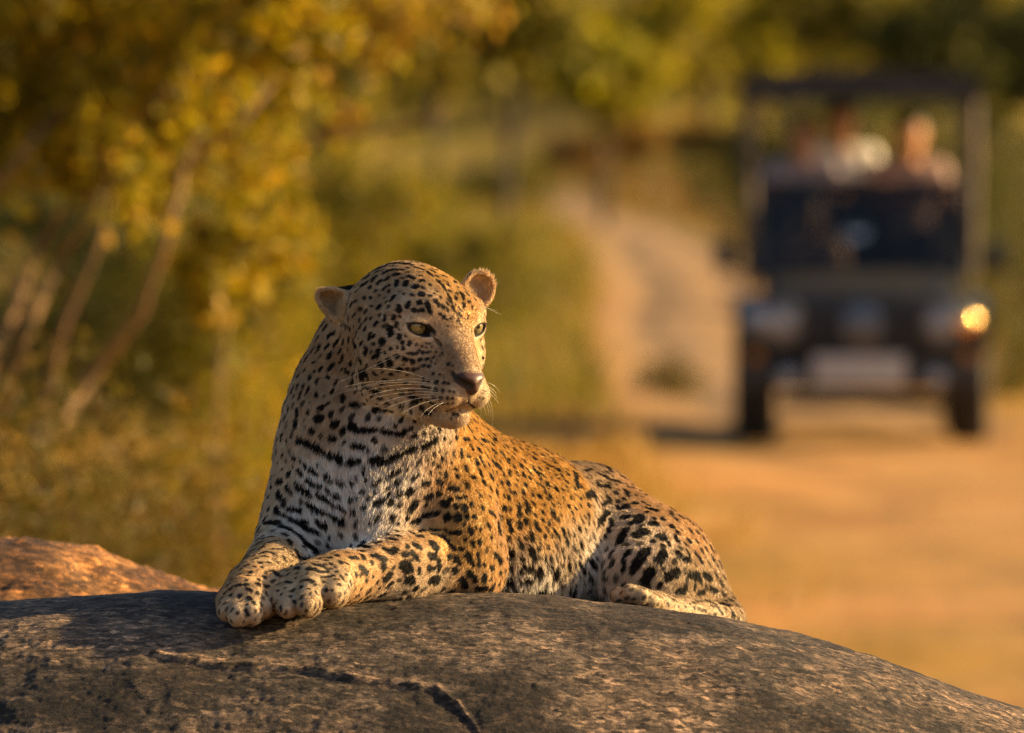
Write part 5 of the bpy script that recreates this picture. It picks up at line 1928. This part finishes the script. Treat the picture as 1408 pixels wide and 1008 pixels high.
# canopy on its posts
m = MB()
prof = [(-.84, 2.33), (-.84, 2.44), (-.80, 2.50), (-.4, 2.535), (0, 2.545), (.4, 2.535), (.80, 2.50), (.84, 2.44), (.84, 2.33), (.80, 2.33), (.79, 2.40), (0, 2.43), (-.79, 2.40), (-.80, 2.33)]
m.bm.free()
m.bm = bmesh.new()
va = [m.bm.verts.new((x, .30, z)) for x, z in prof]
vb = [m.bm.verts.new((x, 3.2, z)) for x, z in prof]
for i in range(len(prof)):
    j = (i + 1) % len(prof)
    m.bm.faces.new((va[i], vb[i], vb[j], va[j]))
m.bm.faces.new(va)
m.bm.faces.new(vb[::-1])
m.box((0, .32, 2.39), (1.60, .05, .13), bevel=.02)
m.box((0, 3.18, 2.39), (1.60, .05, .13), bevel=.02)
cn = jp("canopy", m, canvas_m)
for k in range(4):
    m = MB()
    m.tube([(-.78, .6 + k * .8, 2.36), (-.3, .6 + k * .8, 2.40), (.3, .6 + k * .8, 2.40), (.78, .6 + k * .8, 2.36)], .018, 8)
    m.build("rafter", tube_m, cn)
for s in (1, -1):
    for (yb, yt, zb) in ((.42, .36, 1.10), (1.6, 1.6, 1.02), (3.05, 3.1, 1.02)):
        m = MB()
        m.tube([(s * .76, yb, zb), (s * .775, yt, 1.9), (s * .775, yt, 2.38)], .045 if yb < 1 else .028, 10)
        jp("pillar", m, tube_m)
    m = MB()
    m.tube([(s * .77, .9, 1.42), (s * .77, 3.05, 1.45)], .022, 8)
    jp("side_rail", m, tube_m)
m = MB()
m.box((0, .55, 1.08), (1.32, .36, .14), bevel=.04)
dash = jp("dashboard", m, black_m)
m = MB()
ring = [(-.36 + math.cos(t) * .18, .80 + math.sin(t) * .07, 1.22 + math.sin(t) * .16) for t in np.linspace(0, 2 * math.pi, 25)[:-1]]
m.tube(ring + [ring[0]], .014, 6)
m.tube([(-.36, .80, 1.22), (-.36, .60, 1.12)], .02, 8)
jp("steering_wheel", m, black_m)
SEATS = [(-.36, 1.18, .72), (.36, 1.18, .72), (0, 1.98, 1.22), (0, 2.75, 1.295)]
for (sx, sy, sz) in SEATS:
    w = .54 if sx else 1.36
    m = MB()
    m.box((sx, sy, sz), (w, .48, .13), bevel=.04)
    st = jp("seat", m, seat_m)
    m = MB()
    m.box((sx, sy + .27, sz + .30), (w, .10, .52), Matrix.Rotation(math.radians(-8), 3, 'X').to_quaternion(), bevel=.04)
    m.build("backrest", seat_m, st)
    if sz > 1:
        m = MB()
        m.box((sx, sy + .02, (sz - .07 + .66) / 2), (w * .92, .40, sz - .07 - .66), bevel=.01)
        m.build("seat_base", black_m, st)


# people ---------------------------------------------------------------------
hair_m = simple_mat("dark_hair", (0.016, 0.011, 0.008), rough=0.5, var=0.3, scale=60)
EYEW = simple_mat("eye_dark", (0.02, 0.015, 0.012), rough=0.2)


def person(label, seat, skin_c, shirt_c, trouser_c, hat_c=None, arms='lap', yaw=0.0, lean=0.0, scale=1.0, hair_long=False, group="people riding in the jeep"):
    """seated figure; seat: world point of the seat's top under the hips; faces the camera (-y)"""
    root_w = jeep.matrix_basis @ Vector(seat)
    prims = []

    def V(x, y, z):
        return np.array([x, y, z]) * scale

    def C(a, ra, b, rb, k=.03, reg='skin'):
        a, b = np.asarray(a), np.asarray(b)
        ra, rb = ra * scale, rb * scale
        prims.append(('cone', 'add', k, reg, (a, b, ra, rb), np.minimum(a - ra, b - rb), np.maximum(a + ra, b + rb)))
    # torso
    C(V(0, .0, .10), .135, V(0, -.02 - lean * .3, .32), .125, .05, 'shirt')
    C(V(-.055, -.02 - lean * .3, .34), .115, V(-.075, -.02 - lean * .5, .48), .095, .06, 'shirt')
    C(V(.055, -.02 - lean * .3, .34), .115, V(.075, -.02 - lean * .5, .48), .095, .06, 'shirt')
    for s in (1, -1):
        sh = V(s * .185, -.01 - lean * .5, .52)
        if arms == 'wheel':
            el, wr = V(s * .25, -.22, .34), V(s * .16, -.40, .47)
        elif arms == 'rail':
            el, wr = V(s * .27, -.16, .33), V(s * .20, -.40, .42)
        else:
            el, wr = V(s * .24, -.06, .26), V(s * .10, -.28, .16)
        C(sh * .55 + V(0, 0, .24), .055, sh, .062, .05, 'shirt')
        C(sh, .058, sh * .55 + el * .45, .05, .03, 'shirt')
        C(sh * .55 + el * .45, .044, el, .040, .02)
        C(el, .040, wr, .027, .02)
        hd = (wr - el) / np.linalg.norm(wr - el)
        side = np.cross(hd, np.array([0, 0, 1.0]))
        side /= np.linalg.norm(side)
        pc = wr + hd * .05 * scale
        C(wr, .025, pc, .032, .02)
        for q, fl in ((-1.5, .060), (-.5, .072), (.5, .068), (1.5, .052)):
            f0 = pc + side * q * .017 * scale + hd * .02 * scale
            f1 = f0 + (hd * .8 - np.array([0, 0, .5])) * fl * .5 * scale
            f2 = f1 + (hd * .2 - np.array([0, 0, 1.0])) * fl * .5 * scale
            C(f0, .0105, f1, .0095, .006)
            C(f1, .0095, f2, .008, .004)
        C(wr + hd * .02 * scale, .014, wr + (hd * .055 - side * s * .045) * scale, .010, .008)
        hip, kn, an = V(s * .09, -.02, .06), V(s * .12, -.43, .08), V(s * .12, -.46, -.34)
        C(hip, .092, kn, .060, .04, 'trouser')
        C(kn, .060, an, .042, .03, 'trouser')
        C(an, .036, an + V(0, -.03, -.05), .040, .02)
        C(an + V(0, -.03, -.05), .040, an + V(s * .02, -.18, -.065), .030, .02)
    # neck and head, turned by yaw
    nb = V(0, -.03 - lean * .5, .57)
    hc = V(0, -.05 - lean * .6, .75)
    C(nb, .062, hc - V(0, 0, .07), .056, .02)
    cy_, sy_ = math.cos(yaw), math.sin(yaw)
    R = np.array([[cy_, -sy_, 0], [sy_, cy_, 0], [0, 0, 1]])

    def Hh(x, y, z):
        return hc + R @ V(x, y, z)
    C(Hh(0, .02, .03), .092, Hh(0, .0, .03), .092, .02)
    C(Hh(0, -.03, -.01), .076, Hh(0, -.045, -.075), .046, .03)
    C(Hh(0, -.088, .02), .012, Hh(0, -.108, -.022), .015, .012)      # nose
    C(Hh(-.018, -.092, -.058), .011, Hh(.018, -.092, -.058), .011, .01)    # mouth
    for s in (1, -1):
        C(Hh(s * .02, -.088, .038), .012, Hh(s * .045, -.078, .036), .012, .012)  # brow
        C(Hh(s * .086, .0, .01), .018, Hh(s * .090, .004, -.02), .013, .01)    # ear
    h = .011
    lo = np.min([p[5] for p in prims], 0) - .03
    hi = np.max([p[6] for p in prims], 0) + .03
    v, f = grow_skin(h, lo, hi, prims)
    body = empty("person", root_w)
    tag(body, label, "person", group)
    skin_m = simple_mat("skin_tone", skin_c, rough=0.5, var=0.06, scale=30)
    bo = link_mesh("body", mesh_np("body", v, f), skin_m, body)

    def shell(reg, grow, name, mat, extra=None):
        pr = []
        for p in prims:
            if p[3] == reg:
                a, b_, ra, rb = p[4]
                pr.append(('cone', 'add', p[2], reg, (a, b_, ra + grow, rb + grow), p[5] - grow, p[6] + grow))
        l_ = np.min([p[5] for p in pr], 0) - .03
        h_ = np.max([p[6] for p in pr], 0) + .03
        vv, ff = grow_skin(.012, l_, h_, pr)
        link_mesh(name, mesh_np(name, vv, ff), mat, body)
    shell('shirt', .010, "shirt", simple_mat("shirt_cloth", shirt_c, rough=0.85, var=0.12, scale=14, bump=0.15))
    shell('trouser', .009, "trousers", simple_mat("trouser_cloth", trouser_c, rough=0.9, var=0.12, scale=14))
    # hair
    keep = prims[:]
    prims.clear()
    C(Hh(0, .028, .045), .098, Hh(0, .008, .050), .096, .02)
    if hair_long:
        C(Hh(0, .06, .02), .085, Hh(0, .07, -.10), .07, .03)
    pr = prims[:]
    prims[:] = keep
    # the face stays free: cut the hair away in front
    fc = Hh(0, -.095, -.02)
    rr_ = .085 * scale
    pr.append(('cone', 'sub', .01, 'cut', (fc, fc + R @ V(0, 0, -.06), rr_, rr_), fc - rr_ - .08, fc + rr_ + .08))
    l_ = hc - .22
    vv, ff = grow_skin(.010, l_, hc + .2, pr)
    link_mesh("hair", mesh_np("hair", vv, ff), hair_m, body)
    for s in (1, -1):
        e = Hh(s * .031, -.090, .018)
        m_ = MB()
        m_.ell(e, (.011 * scale,) * 3, u=12, v=8)
        m_.build("eye", EYEW, body, auto=False)
    if hat_c:
        m_ = MB()
        m_.lathe(Hh(0, .01, .075), (0, -.12, 1), [(-.005, .165 * scale), (.004, .165 * scale), (.012, .112 * scale), (.05, .108 * scale), (.085, .09 * scale), (.10, .05 * scale), (.102, 0)], 28)
        m_.build("sun_hat", simple_mat("hat_cloth", hat_c, rough=0.85, var=0.06, scale=20), body)
    return body


person("driver in a pale pink shirt behind the windscreen", (-.36, 1.20, .785), (0.20, 0.10, 0.055), (0.50, 0.36, 0.31), (0.05, 0.05, 0.06), arms='wheel', lean=.05)
person("dark haired passenger in a pale lilac shirt, leaning at the canopy's outer post", (-.40, 1.98, 1.285), (0.50, 0.24, 0.12), (0.30, 0.25, 0.28), (0.10, 0.09, 0.08), arms='rail', yaw=.35, hair_long=True, scale=1.04)
person("passenger in a bright white shirt sitting tallest, in the middle", (-.13, 2.75, 1.36), (0.48, 0.22, 0.11), (0.78, 0.74, 0.68), (0.22, 0.18, 0.12), arms='rail', yaw=.45, scale=1.08)
person("passenger with bare orange lit face and dusky pink shirt, sitting apart from the others", (.36, 2.00, 1.285), (0.52, 0.24, 0.11), (0.34, 0.22, 0.18), (0.07, 0.07, 0.08), arms='rail', yaw=.3, scale=1.05)
